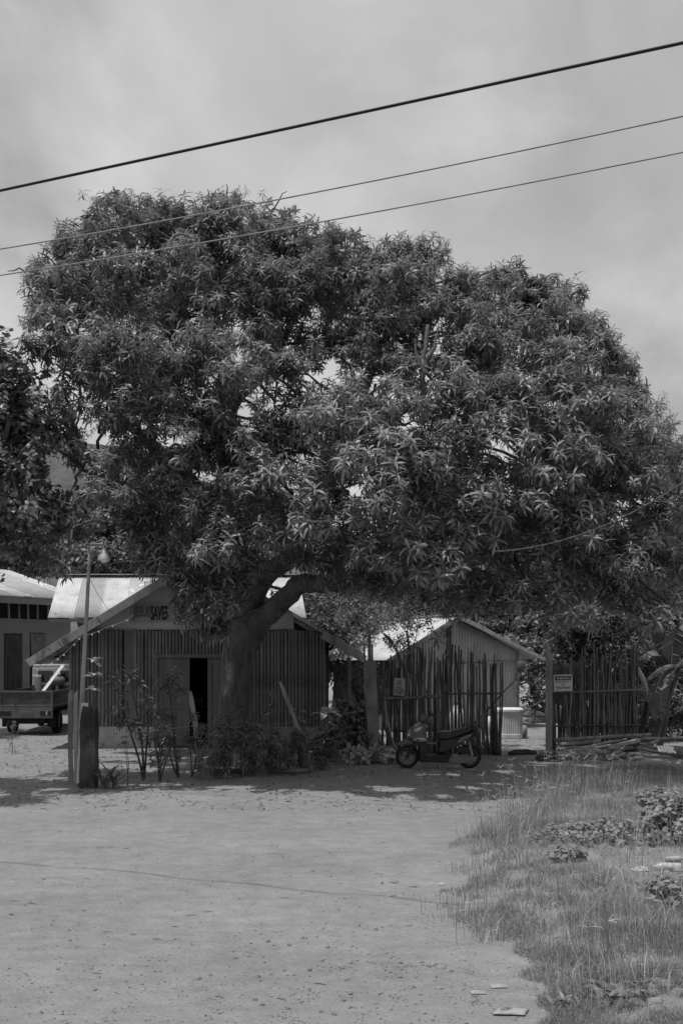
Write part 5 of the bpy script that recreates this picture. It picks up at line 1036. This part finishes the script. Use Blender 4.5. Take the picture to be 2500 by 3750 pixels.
sapling('pale large-leaved sapling growing out of the top of the mossy post', postop, [(350, 2428, 17.0), (346, 2478, 17.0), (341, 2530, 17.0)], OVAL, 6, .01, (.85, 1.15))
sapling('slim sapling with glossy oval leaves in front of the right bamboo wall', GZ(985, 2790), [(985, 2545, 19.5), (995, 2590, 19.5), (962, 2628, 19.4)], OVALD, 6, .011)
sapling('short sapling with oval leaves beside the split slanting stake', GZ(1092, 2800), [(1088, 2605, 19.6), (1110, 2640, 19.6)], OVALD, 5, .011)
sapling('small cup-leaved seedling near the mossy post', GZ(468, 2878), [(462, 2700, 17.2), (455, 2725, 17.2)], OVALD, 5, .009, (.6, .95))
sapling('low sapling with one broad leaf in front of the concrete plinth', GZ(985, 2815), [(1010, 2700, 19.0)], OVALD, 4, .01)
st = thing('strap_plant', 'clump of upright strap leaves at the right foot of the mossy post', 'plant', GZ(400, 2888))
for k in range(22): inst(rnd.choice(STRAP), 'leaf', st, wloc(st) + Vector((rnd.uniform(-.14, .2), rnd.uniform(-.1, .1), 0)), (rnd.uniform(-.3, .3), -rnd.uniform(.55, 1.05), rnd.uniform(0, 6.28)), [rnd.uniform(.7, 1.05)] * 3)
dp = GZ(1192, 2800); dt, e = stemmed('dumb_cane', 'variegated dumb cane plant at the right end of the bamboo wall', dp, [[dp.lerp(W(1188, 2625, 20), .5), W(1188, 2625, 20)]], 'plant', None, .028)
for az, el in ((.2, .5), (.7, .8), (2.8, .35), (3.4, .3), (1.6, .9), (4.6, .2), (5.3, .5), (-.5, .3)): inst(rnd.choice(DIEF), 'leaf', dt, e[0], (rnd.uniform(-.4, .4), -el + .2, az), [rnd.uniform(.85, 1.15)] * 3)
for i, (x0, y0, x1, y1, r_, lab, m_) in enumerate(((742, 2850, 697, 2532, .045, 'pale debarked stake leaning in front of the open chapel door', 'bamboo'), (1105, 2705, 1025, 2495, .04, 'split slanting stake with sharpened top by the right bamboo wall', 'wood'))):
    p = GZ(x0, y0) if i == 0 else W(x0, y0, 19.3); q = W(x1, y1, p.y); b = MB(); rough_tube(b, wob([p.lerp(q, t) for t in np.linspace(-.03, 1, 9)], .02, i), [r_] * 8 + [r_ * .5], 8, .006, i); tag(b.build('stake', M[m_], smooth=True), lab, 'stake')
p = GZ(1118, 2830); b = MB(); rough_tube(b, [p.lerp(W(1102, 2690, p.y), t) for t in np.linspace(-.05, 1, 7)], [.1, .095, .09, .09, .09, .085, .07], 12, .012, 3); tag(b.build('stump', M['moss'], smooth=True), 'mossy leaning stump post among the garden plants', 'stump')
for i, (x, y, w_) in enumerate(((930, 2832, .26), (760, 2838, .3))): p = GZ(x, y); b = MB(); b.box((p.x, p.y, .06), (w_, .15, .16)); tag(b.build('concrete_block', M['concrete'], bevel=.015), ('low concrete edging block at the right foot of the mango trunk', 'low concrete edging block by the leaning pale stake')[i], 'block')
for i, (x0, x1, y, lab) in enumerate(((975, 1130, 2835, 'rotten edging log below the mossy stump'), (780, 900, 2836, 'dark edging log along the foot of the mango trunk'))):
    p, q = GZ(x0, y), GZ(x1, y - 3); b = MB(); p.z = q.z = .05; rough_tube(b, [p.lerp(q, t) for t in np.linspace(0, 1, 8)], [.05] * 8, 8, .012, i); tag(b.build('edging_log', M['stick'], smooth=True), lab, 'log')
HEART = [leaf_mesh('leaf', .15, .11, M['shrubleaf'], n=4, arch=a) for a in (.4, .8)]
GB = [sprig_tpl(rnd, 8, .15, .1, .2, .7) for _ in range(5)]
for lab, base, lob, m_ in (('dense low broad-leaved bush left of the concrete fence post', (.5, 22.6, 0), [(1260, 2680, 75, 60, 22.4), (1290, 2730, 50, 45, 22.0), (1220, 2740, 65, 45, 21.4), (1260, 2620, 50, 40, 22.9), (1300, 2640, 35, 70, 23.0)], 'shrubleaf'),
                           ('pale leafy ground plant at the foot of the concrete fence post', (.75, 20.7, 0), [(1290, 2790, 40, 18, 20.6), (1330, 2785, 30, 18, 20.8), (1390, 2787, 30, 20, 20.9)], 'paleleaf')):
    leafy_tree('garden_bush', lab, base, lob, GB, M[m_], 16 if m_ == 'shrubleaf' else 30, .16, 7, (.8, 1.2), cat='bush', trunk_r=.015)
wd, e = stemmed('weed', 'single pale upright weed growing in front of the truck', GZ(45, 2762), [[W(45, 2700, 22.9), W(43, 2640, 22.9)]], 'weed', None, .008)
wb = wloc(wd); P = np.array([[wb.x + rng.normal() * .07, wb.y + rng.normal() * .07, z] for z in np.linspace(.05, .75, 34)]); scatter('foliage', FINE_T, P, rng.normal(size=P.shape) + [0, 0, .8], .38, M['weed'], wd)

# banana plants
def banana(label, base, stem_top, leaves, r=.11):
    t = thing('banana_plant', label, 'banana plant', base); b = MB(); pts, rr = dens_path([base + Vector((0, 0, -.1)), base.lerp(stem_top, .5) + Vector((.04, 0, 0)), stem_top], [r * 1.2, r, r * .6], 5); rough_tube(b, pts, rr, 10, .012, base.x); b.build('stem', M['stick'], t, smooth=True)
    for i, (tip, ctrl, wd_, m_) in enumerate(leaves):
        q = random.Random(i + int(base.x * 10)); spine = bez(stem_top, ctrl, tip, 15); vs, fs = [], []; side0 = (tip - stem_top).cross(Vector((0, 0, 1))).normalized(); o = None
        b = MB(); b.tube(spine[:14], list(np.linspace(.025, .006, 14)), 6); o = b.build('leaf', M['bamboo'], t, smooth=True); b = MB()
        for sgn in (-1, 1):
            tears = q.sample(range(3, 13), 3); drs = []; cur = 0
            for k in range(15):
                if k in tears: cur = q.uniform(-.1, .25)
                drs.append(cur)
            for k in range(2, 14):
                t0, t1 = k / 14, (k + 1) / 14 - (.012 if k in tears else 0); dr = drs[k]
                def ed(tt, p): w = wd_ / 2 * math.sin(PI * min(1, max(0, (tt - .1) / .9)) ** .85) ** .6 if tt > .1 else 0; return p + side0 * (sgn * w * .93) - Vector((0, 0, w * (.35 + dr)))
                pa = spine[k]; pb = spine[k + 1] if k < 14 else spine[14]; b.add([pa, pa.lerp(pb, (t1 - t0) * 14), ed(t1, pa.lerp(pb, (t1 - t0) * 14)), ed(t0, pa)], [(0, 1, 2, 3)])
        b.build('blade', M[m_], o, solid=.002)
    return t
B = lambda x, y, Y: W(x, y, Y)
banana('banana plant with broad torn leaves at the right end of the stick fence', GZ(2440, 2740) + Vector((0, .6, 0)), B(2455, 2480, 24.4), [(B(2370, 2280, 24.2), B(2420, 2290, 24.4), .6, 'banana'), (B(2560, 2270, 24.6), B(2490, 2220, 24.5), .62, 'banana'), (B(2340, 2420, 23.8), B(2400, 2330, 24), .5, 'banana'), (B(2600, 2420, 24), B(2530, 2330, 24.2), .5, 'banana'), (B(2420, 2640, 23.5), B(2410, 2430, 23.8), .45, 'banana'), (B(2480, 2300, 23.0), B(2460, 2300, 23.8), .55, 'banana')], .075)
banana('leaning banana stem with hanging leaves behind the log pile', GZ(2395, 2745) + Vector((0, .5, 0)), B(2490, 2440, 23.6), [(B(2395, 2590, 23.3), B(2400, 2440, 23.4), .4, 'banana'), (B(2360, 2500, 23.4), B(2420, 2420, 23.5), .38, 'banana'), (B(2580, 2560, 23.2), B(2550, 2400, 23.4), .45, 'banana')], .06)
banana('young banana plant sheltering behind the fence end post', GZ(2368, 2745) + Vector((0, 1.0, 0)), B(2372, 2560, 24.3), [(B(2395, 2640, 23.6), B(2390, 2500, 24.0), .3, 'banana'), (B(2335, 2440, 24.5), B(2360, 2470, 24.4), .3, 'banana'), (B(2480, 2520, 24.2), B(2420, 2490, 24.2), .3, 'banana')], .1)
banana('banana sucker with one broad leaf rising behind the no-littering notice', GZ(1500, 2750) + Vector((0, .55, 0)), B(1485, 2490, 23.4), [(B(1398, 2318, 23.3), B(1455, 2330, 23.4), .42, 'banana'), (B(1570, 2560, 23.2), B(1540, 2430, 23.4), .35, 'banana')], .06)

# ================================================================== verge: grass, weeds, litter
def blades(name, base, hgt, wid, lean, bend, material, parent=None):
    """base (N,3), hgt, wid (N,), lean (N,2) direction; 5-vertex blades"""
    N_ = len(base); d = lean / (np.linalg.norm(lean, axis=1, keepdims=True) + 1e-9); side = np.stack([-d[:, 1], d[:, 0], np.zeros(N_)], 1); d3 = np.concatenate([d, np.zeros((N_, 1))], 1); up = np.array([0, 0, 1.0])
    tw = rng.uniform(-1, 1, (N_, 1)); side = side * np.cos(tw) + d3 * np.sin(tw)
    m = base + up * (hgt * .58)[:, None] + d3 * (hgt * bend * .25)[:, None]; tip = base + up * (hgt * (1 - .35 * bend ** 2))[:, None] + d3 * (hgt * bend)[:, None]; w = (wid / 2)[:, None]
    V = np.stack([base - side * w, base + side * w, m + side * w * .8, m - side * w * .8, tip], 1).reshape(-1, 3); o = np.arange(N_)[:, None] * 5
    L = np.concatenate([o + np.array([[0, 1, 2, 3]]), o + np.array([[3, 2, 4]])], 1).ravel(); Sz = np.tile([4, 3], N_)
    return raw_mesh(name, V, L, Sz, material, parent, 'stuff')
def vsample(n, power=1.0, ymin=5.6, ymax=19.6):
    Y = ymin + (ymax - ymin) * rng.random(n) ** power; xb = np.interp(Y, VBY, VBX); xr = .36 * Y + .6; X = xb - .25 + (xr - xb + .25) * rng.random(n); return X, Y
def nzv(X, Y, s, o=0.0): return np.array([mnoise.noise((x * s, y * s, o)) for x, y in zip(X, Y)])
def zg(X, Y): return np.array([gz(x, y) for x, y in zip(X, Y)])
X, Y = vsample(150000, 1.5); xb = np.interp(Y, VBY, VBX); inn = (X - xb); pxx, pyy = CX + F * X / Y, HY + F * CH / Y
k1 = nzv(X, Y, 1.1, 3.0); k2 = nzv(X, Y, 3.2, 8.0)
bare = (((pxx - 2460) / 260) ** 2 + ((pyy - 3215) / 75) ** 2 < 1) | (((pxx - 2330) / 330) ** 2 + ((pyy - 2890) / 22) ** 2 < 1)
keep = (inn + .6 * k1 + .4 * k2 > .12) & (k2 + .5 > rng.random(len(X)) * .8) & ~(bare & (rng.random(len(X)) < .82)); X, Y, k1 = X[keep], Y[keep], k1[keep]; Z = zg(X, Y); n = len(X)
h = (.03 + .075 * rng.random(n) ** 1.5) * (1 + .7 * k1) * np.clip((X - np.interp(Y, VBY, VBX)) * 2 + .6, .6, 1.15)
o = blades('grass', np.stack([X, Y, Z], 1), h, rng.uniform(.0025, .0055, n), rng.normal(size=(n, 2)), rng.uniform(.4, 1.5, n), M['grass']); tag(o, 'short mown-looking grass covering the roadside verge', 'grass', None, 'stuff')
# tall clumps
TC = [(1760, 3070, .4, 80), (1800, 3055, .42, 70), (1890, 3010, .55, 110), (1940, 2990, .6, 120), (1990, 2985, .62, 130), (2010, 2945, .62, 120), (2060, 2950, .6, 110), (2130, 2935, .5, 120), (2190, 2930, .5, 120), (2250, 2925, .45, 100), (2310, 2910, .4, 80), (2130, 2885, .3, 50), (2200, 2880, .32, 60), (2270, 2870, .3, 50), (2400, 2880, .25, 40), (1890, 3060, .5, 110), (1950, 3060, .45, 100), (2040, 3040, .4, 90), (1830, 3090, .35, 80), (1760, 3120, .28, 70), (1690, 3190, .2, 60), (1690, 3390, .3, 60), (1790, 3450, .32, 60), (1650, 3330, .22, 50), (1770, 3220, .25, 50), (1900, 3200, .25, 50),
      (2230, 3500, .55, 80), (2290, 3560, .5, 70), (2260, 3540, .55, 60), (2000, 3480, .3, 50), (2120, 3420, .3, 60), (2390, 3480, .35, 60), (2480, 3560, .35, 60), (2050, 3640, .25, 40), (2440, 3080, .4, 50), (2330, 3200, .55, 24), (2380, 3350, .35, 50), (2200, 3300, .3, 50), (2480, 2960, .45, 60)]
for _ in range(95):
    _x, _y = vsample(1, 1.2, 6.2, 16); _x, _y = float(_x[0]) + .5, float(_y[0]); TC.append((CX + F * _x / _y, HY + F * CH / _y, rnd.uniform(.16, .42), rnd.randint(20, 46)))
bs, hs, ls, bn = [], [], [], []; heads = MB()
for (x, y, hh_, n) in TC:
    c = GZ(x, y); sp = .05 + .22 * hh_
    for k in range(n):
        dx, dy = rng.normal(0, sp, 2); bx2, by2 = c.x + dx, c.y + dy; bs.append((bx2, by2, gz(bx2, by2))); hs.append(hh_ * rng.uniform(.45, 1.05)); ls.append((dx + rng.normal(0, .12), dy + rng.normal(0, .12))); bn.append(rng.uniform(.15, .9))
    for k in range(n // 14 if hh_ > .34 else 0):          # seed stalks with spread fingers
        dx, dy = rng.normal(0, sp, 2); p = Vector((c.x + dx, c.y + dy, gz(c.x + dx, c.y + dy))); tl = Vector((dx * .9 + rng.normal(0, .08), dy * .6, 1)).normalized(); tp2 = p + tl * hh_ * rng.uniform(1.0, 1.3); heads.tube([p, p.lerp(tp2, .5) + Vector((.01, 0, 0)), tp2], [.0022, .0018, .0014], 3, cap=False)
        for j in range(rnd.randint(3, 5)): a = rnd.uniform(0, 6.28); e_ = rnd.uniform(.1, .9); f_ = Vector((math.cos(a) * math.cos(e_), math.sin(a) * math.cos(e_), math.sin(e_))); L = rnd.uniform(.06, .11); heads.tube([tp2, tp2 + f_ * L * .6, tp2 + f_ * L - Vector((0, 0, .015))], [.0022, .002, .001], 3, cap=False)
n = len(bs); ix = rng.random(n) < .35; bs, hs, ls, bn = map(np.array, (bs, hs, ls, bn))
o = blades('tall_grass', bs[~ix], hs[~ix], rng.uniform(.003, .006, (~ix).sum()), ls[~ix], bn[~ix], M['grass']); tag(o, 'tall green grass clumps standing on the roadside verge', 'grass', None, 'stuff')
o = blades('tall_dry_grass', bs[ix], hs[ix], rng.uniform(.003, .006, ix.sum()), ls[ix], bn[ix], M['drygrass']); tag(o, 'dry straw blades mixed through the tall verge grass', 'grass', None, 'stuff')
tag(heads.build('grass_seed_heads', M['drygrass']), 'spread seed fingers on stalks above the tall verge grass', 'grass', None, 'stuff')
# leafy weeds on the verge
WT = [sprig_tpl(rnd, 8, .055, .046, .12, .5) for _ in range(5)]
def weed(label, x, y, rx, ry, hgt_, n, scl=1.0, tpls=WT, m_='weed'):
    c = GZ(x, y); t = thing('weed_plant', label, 'weed', c, 'leafy weeds on the verge'); P, N = [], []; b = MB()
    for k in range(n):
        a, q = rng.uniform(0, 6.28), rng.random() ** .5; p = Vector((c.x + rx * q * math.cos(a), c.y + ry * q * math.sin(a), 0)); z0 = gz(p.x, p.y); top = hgt_ * (1 - .55 * q * q) * rng.uniform(.35, 1.05); P.append((p.x, p.y, z0 + top)); N.append((math.cos(a) * q * .6, math.sin(a) * q * .6 - .3, 1))
        if k % 3 == 0: b.tube([c.lerp(Vector((p.x, p.y, z0)), .4) + Vector((0, 0, -.02)), Vector((p.x, p.y, z0 + top))], [.005, .003], 4, cap=False)
    b.build('stem', M['limb'], t, kind='stuff'); scatter('foliage', tpls, np.array(P), np.array(N), rng.uniform(.8, 1.25, n) * scl, M[m_], t); return t
weed('tall leafy weed bush above the discarded bottles', 2480, 3100, .42, .45, .46, 170, 1.15)
weed('spreading leafy weed patch left of the tall weed bush', 2290, 3110, .7, .55, .17, 130, .85)
weed('leafy weed patch beside the tall grass clumps', 2110, 3120, .6, .5, .14, 80, .8)
weed('leafy weed at the verge edge below the bottles', 2470, 3370, .26, .3, .22, 80, .9)
weed('small leafy weed amid short grass left of the bottles', 2080, 3190, .2, .2, .14, 40, .85)
weed('sparse leafy weed among stones beyond the bottles', 2400, 2985, .35, .3, .2, 70, .9)
LANCE = [mango_tpl(rnd, 12, (.1, .17), .035) for _ in range(4)]
weed('rosette weed with long pointed leaves beside the pale rocks', 2180, 3690, .13, .12, .07, 12, .85, LANCE); weed('rosette weed with long pointed leaves in front of the biggest rock', 2290, 3700, .16, .14, .09, 16, .9, LANCE); weed('low pointed-leaf weed left of the rosette weeds', 2080, 3700, .1, .1, .05, 9, .7, LANCE)
# bottles and litter
def lying_bottle(label, x, y, L, rad, ang, m_='frost'):
    p = GZ(x, y) + Vector((0, 0, rad * .9)); t = thing('plastic_bottle', label, 'bottle', p); d = Vector((math.cos(ang), math.sin(ang), 0)); R = d.to_track_quat('Z', 'Y').to_matrix()
    b = MB(); b.lathe([(.001, -L / 2), (rad * .8, -L / 2), (rad, -L * .46), (rad, -L * .3), (rad * .95, -L * .28), (rad, -L * .25), (rad, L * .2), (rad * .8, L * .3), (rad * .4, L * .4), (rad * .38, L * .46)], 16, p, R); b.build('body', M[m_], t, smooth=True)
    b = MB(); b.lathe([(rad * 1.015, -L * .18), (rad * 1.015, L * .16)], 16, p, R); b.build('wrapper', M['paper'] if m_ == 'frost' else M['sign_grey'], t, smooth=True)
    b = MB(); b.lathe([(rad * .42, L * .43), (rad * .42, L * .5), (.001, L * .5)], 12, p, R); b.build('cap', M['sign_grey'], t)
lying_bottle('clear plastic bottle with pale wrapper lying below the tall weed bush', 2440, 3240, .27, .042, 3.05); lying_bottle('smaller bottle with printed wrapper lying behind the clear bottle', 2470, 3205, .2, .03, .25, 'sign_grey')
def crumple(name, label, x, y, sx_, sy_, hgt_, material, seed, cat, group=None):
    c = GZ(x, y); b = MB()
    for j in range(7):
        for i in range(9): u, v_ = i / 8 - .5, j / 6 - .5; e_ = (1 - (2 * u) ** 4) * (1 - (2 * v_) ** 4); b.v.append((c.x + u * sx_ * (1 + .25 * mnoise.noise((v_ * 4, seed, 0))), c.y + v_ * sy_ * (1 + .25 * mnoise.noise((u * 4, seed, 4))), gz(c.x + u * sx_, c.y + v_ * sy_) + .006 + hgt_ * e_ * (.6 + .8 * mnoise.noise((u * 5, v_ * 5, seed)))))
    b.f = [(j * 9 + i, j * 9 + i + 1, (j + 1) * 9 + i + 1, (j + 1) * 9 + i) for j in range(6) for i in range(8)]; return tag(b.build(name, material, solid=.002), label, cat, group)
crumple('plastic_scrap', 'crumpled white plastic scrap lying just left of the clear bottle', 2345, 3240, .16, .12, .05, M['paper'], 1, 'litter'); crumple('plastic_scrap', 'small white scrap lying among stones above the weeds', 2385, 3010, .1, .07, .04, M['paper'], 2, 'litter'); crumple('plastic_scrap', 'small striped wrapper on the bare edge of the verge', 1825, 3615, .11, .08, .012, M['foil'], 3, 'litter'); crumple('plastic_scrap', 'pale leaf-shaped scrap lying at the tip of the short grass', 1615, 3228, .075, .05, .02, M['paper'], 4, 'litter'); crumple('plastic_scrap', 'ribbed pale wrapper half buried near the verge edge', 1750, 3640, .1, .07, .012, M['foil'], 5, 'litter'); crumple('plastic_scrap', 'white scrap lying behind the log pile end on the far road edge', 2462, 2930, .14, .1, .04, M['paper'], 6, 'litter')
sc_ = GZ(1870, 3715); sa = thing('sachet', 'torn pale sachet with dark lettering lying on the dirt near the verge', 'sachet', sc_); b = MB()
for j in range(7):
    for i in range(11): u, v_ = i / 10 - .5, j / 6 - .5; b.v.append((sc_.x + u * .2 + v_ * .05, sc_.y + v_ * .11 - u * .02, sc_.z + .008 + .016 * (1 - (2 * u) ** 4) * (1 - (2 * v_) ** 2) + .008 * mnoise.noise((u * 5, v_ * 4, 3))))
b.f = [(j * 11 + i, j * 11 + i + 1, (j + 1) * 11 + i + 1, (j + 1) * 11 + i) for j in range(6) for i in range(10)]; b.build('foil', M['foil'], sa, smooth=True, solid=.002); lettering('CORV', sc_ + Vector((-.03, -.005, .03)), .08, .03, (1, .35, 0), (-.3, 1, 0), M['ink_grey'], sa, .01)

# ================================================================== stones, gravel, twigs, dead leaves
def rock(name, label, p, s, material, seed, group=None, flat=.65):
    b = MB(); n, m = 10, 6
    for j in range(m + 1):
        th = PI * j / m
        for k in range(n):
            a = 2 * PI * k / n; d = Vector((math.sin(th) * math.cos(a), math.sin(th) * math.sin(a), math.cos(th))); rr = s * (1 + .35 * mnoise.noise(d * 1.3 + Vector((seed, 0, 0))) + .12 * mnoise.noise(d * 4 + Vector((seed, 5, 0)))); b.v.append((p.x + d.x * rr, p.y + d.y * rr * .8, p.z + d.z * rr * flat + s * .2))
    b.f = [(j * n + k, j * n + (k + 1) % n, (j + 1) * n + (k + 1) % n, (j + 1) * n + k) for j in range(m) for k in range(n)]; o = b.build(name, material); return tag(o, label, 'stone', group)
for i, (x, y, s, lab) in enumerate(((2350, 3610, .085, 'large pale rounded rock behind the rosette weeds'), (2420, 3690, .1, 'biggest flat pale rock with a white edge at the verge bottom'), (2390, 3640, .07, 'rock wedged between the two large pale rocks'), (2480, 3715, .07, 'flat rock right beside the biggest pale rock'), (2400, 3735, .06, 'small flat rock below the biggest pale rock'),
    (1578, 3540, .045, 'largest rounded stone on the bare dirt by the verge'), (1602, 3285, .035, 'pointed grey stone half in the short grass'), (1500, 3395, .03, 'brick-shaped stone on the dirt beside the verge'), (1300, 3510, .03, 'pale stone with dark shadow among the gravel'), (1645, 3560, .03, 'flat stone right of the largest rounded stone'), (1440, 3227, .05, 'flat pale stone slab near the wire shadow end'), (1510, 3235, .055, 'broad pale stone slab at the verge tip'), (1610, 3620, .03, 'oval stone below the largest rounded stone'), (1660, 3680, .025, 'small square pale stone near the sachet'), (800, 2838, .07, 'pale stone lying against the garden edging'), (745, 2848, .09, 'light stone at the foot of the leaning pale stake'), (140, 2695, .06, 'pale stone on the sunlit yard in front of the truck wheel'), (500, 2878, .06, 'small stone at the shadow edge by the garden shrubs'))):
    p = GZ(x, y); p.z -= s * .28; rock('stone', lab, p, s, M['stone'], i * 3.7, None, .55)
SG = 'loose stones on the dirt road'; q = random.Random(5); LABST = 'small loose stone lying on the open dirt road'
rk = []
for i in range(4):
    b = MB(); n, m = 8, 5
    for j in range(m + 1):
        th = PI * j / m
        for k in range(n): a = 2 * PI * k / n; d = Vector((math.sin(th) * math.cos(a), math.sin(th) * math.sin(a), math.cos(th))); rr = 1 + .4 * mnoise.noise(d * 1.4 + Vector((i * 9, 0, 0))); b.v.append((d.x * rr, d.y * rr * .85, d.z * rr * .65 + .25))
    b.f = [(j * n + k, j * n + (k + 1) % n, (j + 1) * n + (k + 1) % n, (j + 1) * n + k) for j in range(m) for k in range(n)]; me = bpy.data.meshes.new('stone'); me.from_pydata(b.v, [], b.f); me.materials.append(M['stone']); rk.append(me)
for i in range(70):
    y = 2980 + 760 * q.random() ** .7; x = q.uniform(20, 1560) if q.random() < .45 else q.uniform(950, 1600)
    p = GZ(x, y); s = q.uniform(.008, .022); tag(inst(q.choice(rk), 'stone', None, p, (q.uniform(-.3, .3), q.uniform(-.3, .3), q.uniform(0, 6.28)), (s, s * q.uniform(.7, 1.2), s)), LABST, 'stone', SG)
def pebbles(name, label, n, material, szr):
    t = Tpl(); t.v = [np.array(v) for v in ((1, 0, 0), (0, 1, 0), (-1, .1, 0), (0, -1, .1), (.1, .1, .8), (0, 0, -.4), )]; t.f = [(0, 1, 4), (1, 2, 4), (2, 3, 4), (3, 0, 4), (1, 0, 5), (2, 1, 5), (3, 2, 5), (0, 3, 5)]; t.done(); yy = 2950 + 850 * rng.random(n) ** .75; xx = rng.uniform(-50, 2100, n); cl = np.array([mnoise.noise((x * .006, y * .012, 2)) for x, y in zip(xx, yy)]); k = (rng.random(n) < .25 + 1.3 * np.clip(cl, -.15, .6)) & (rng.random(n) < np.clip(.22 + .8 * ((xx / 2000) * ((yy - 2950) / 850)) + .25 * (yy > 3400), 0, 1)); xx, yy = xx[k], yy[k]
    P = np.array([tuple(GZ(x, y)) for x, y in zip(xx, yy)]); o = scatter(name, [t], P, np.tile([0, 0, 1.0], (len(P), 1)) + rng.normal(0, .2, (len(P), 3)), rng.uniform(szr[0], szr[1], len(P)) * rng.random(len(P)) ** 1.5 + .002, material, None, 'stuff', False); return tag(o, label, 'gravel')
pebbles('gravel', 'fine gravel scattered over the dirt road', 20000, M['stone'], (.004, .014))
def flatleaf(r_):
    t = Tpl(); return t.add(leaf(r_.uniform(.06, .12), r_.uniform(.02, .04), r_.uniform(0, 6), r_.uniform(-.1, .35), r_.uniform(-.4, .8), (0, 0, .004), 2, r_.uniform(-.5, .5), (.5, 1))).done()
FLT = [flatleaf(rnd) for _ in range(12)]
def litter(name, label, pts, scl):
    P = np.array([tuple(p) for p in pts]); return tag(scatter(name, FLT, P, np.tile([0, 0, 1.0], (len(P), 1)) + rng.normal(0, .12, (len(P), 3)), scl, M['litter'], None, 'stuff', False), label, 'dead leaves')
litter('leaf_litter', 'dead leaves strewn over the shaded ground beneath the mango tree', [GZ(rnd.uniform(-50, 2550), 2712 + 260 * rnd.random() ** 1.5) for _ in range(4600)], rng.uniform(.5, 1.2, 4600))
litter('road_leaf_litter', 'scattered dry leaf crumbs on the sunlit dirt road', [GZ(rnd.uniform(-50, 1750), 2900 + 850 * rnd.random()) for _ in range(1300)], rng.uniform(.12, .42, 1300))
TG = 'twigs on the dirt road'
for i in range(26):
    y = rnd.uniform(2930, 3700); x = rnd.uniform(30, 1560); p = GZ(x, y); a = rnd.uniform(-.7, .7); L = rnd.uniform(.03, .12); d = Vector((math.cos(a), math.sin(a), 0)); pts = [p - d * L / 2, p + Vector((0, .01, .012)), p + d * L / 2]
    for v_ in pts: v_.z = gz(v_.x, v_.y) + .006
    b = MB(); b.tube(pts, [.002, .003, .0012], 5); tag(b.build('twig', M['stick']), 'short dark twig lying on the dirt road', 'twig', TG)
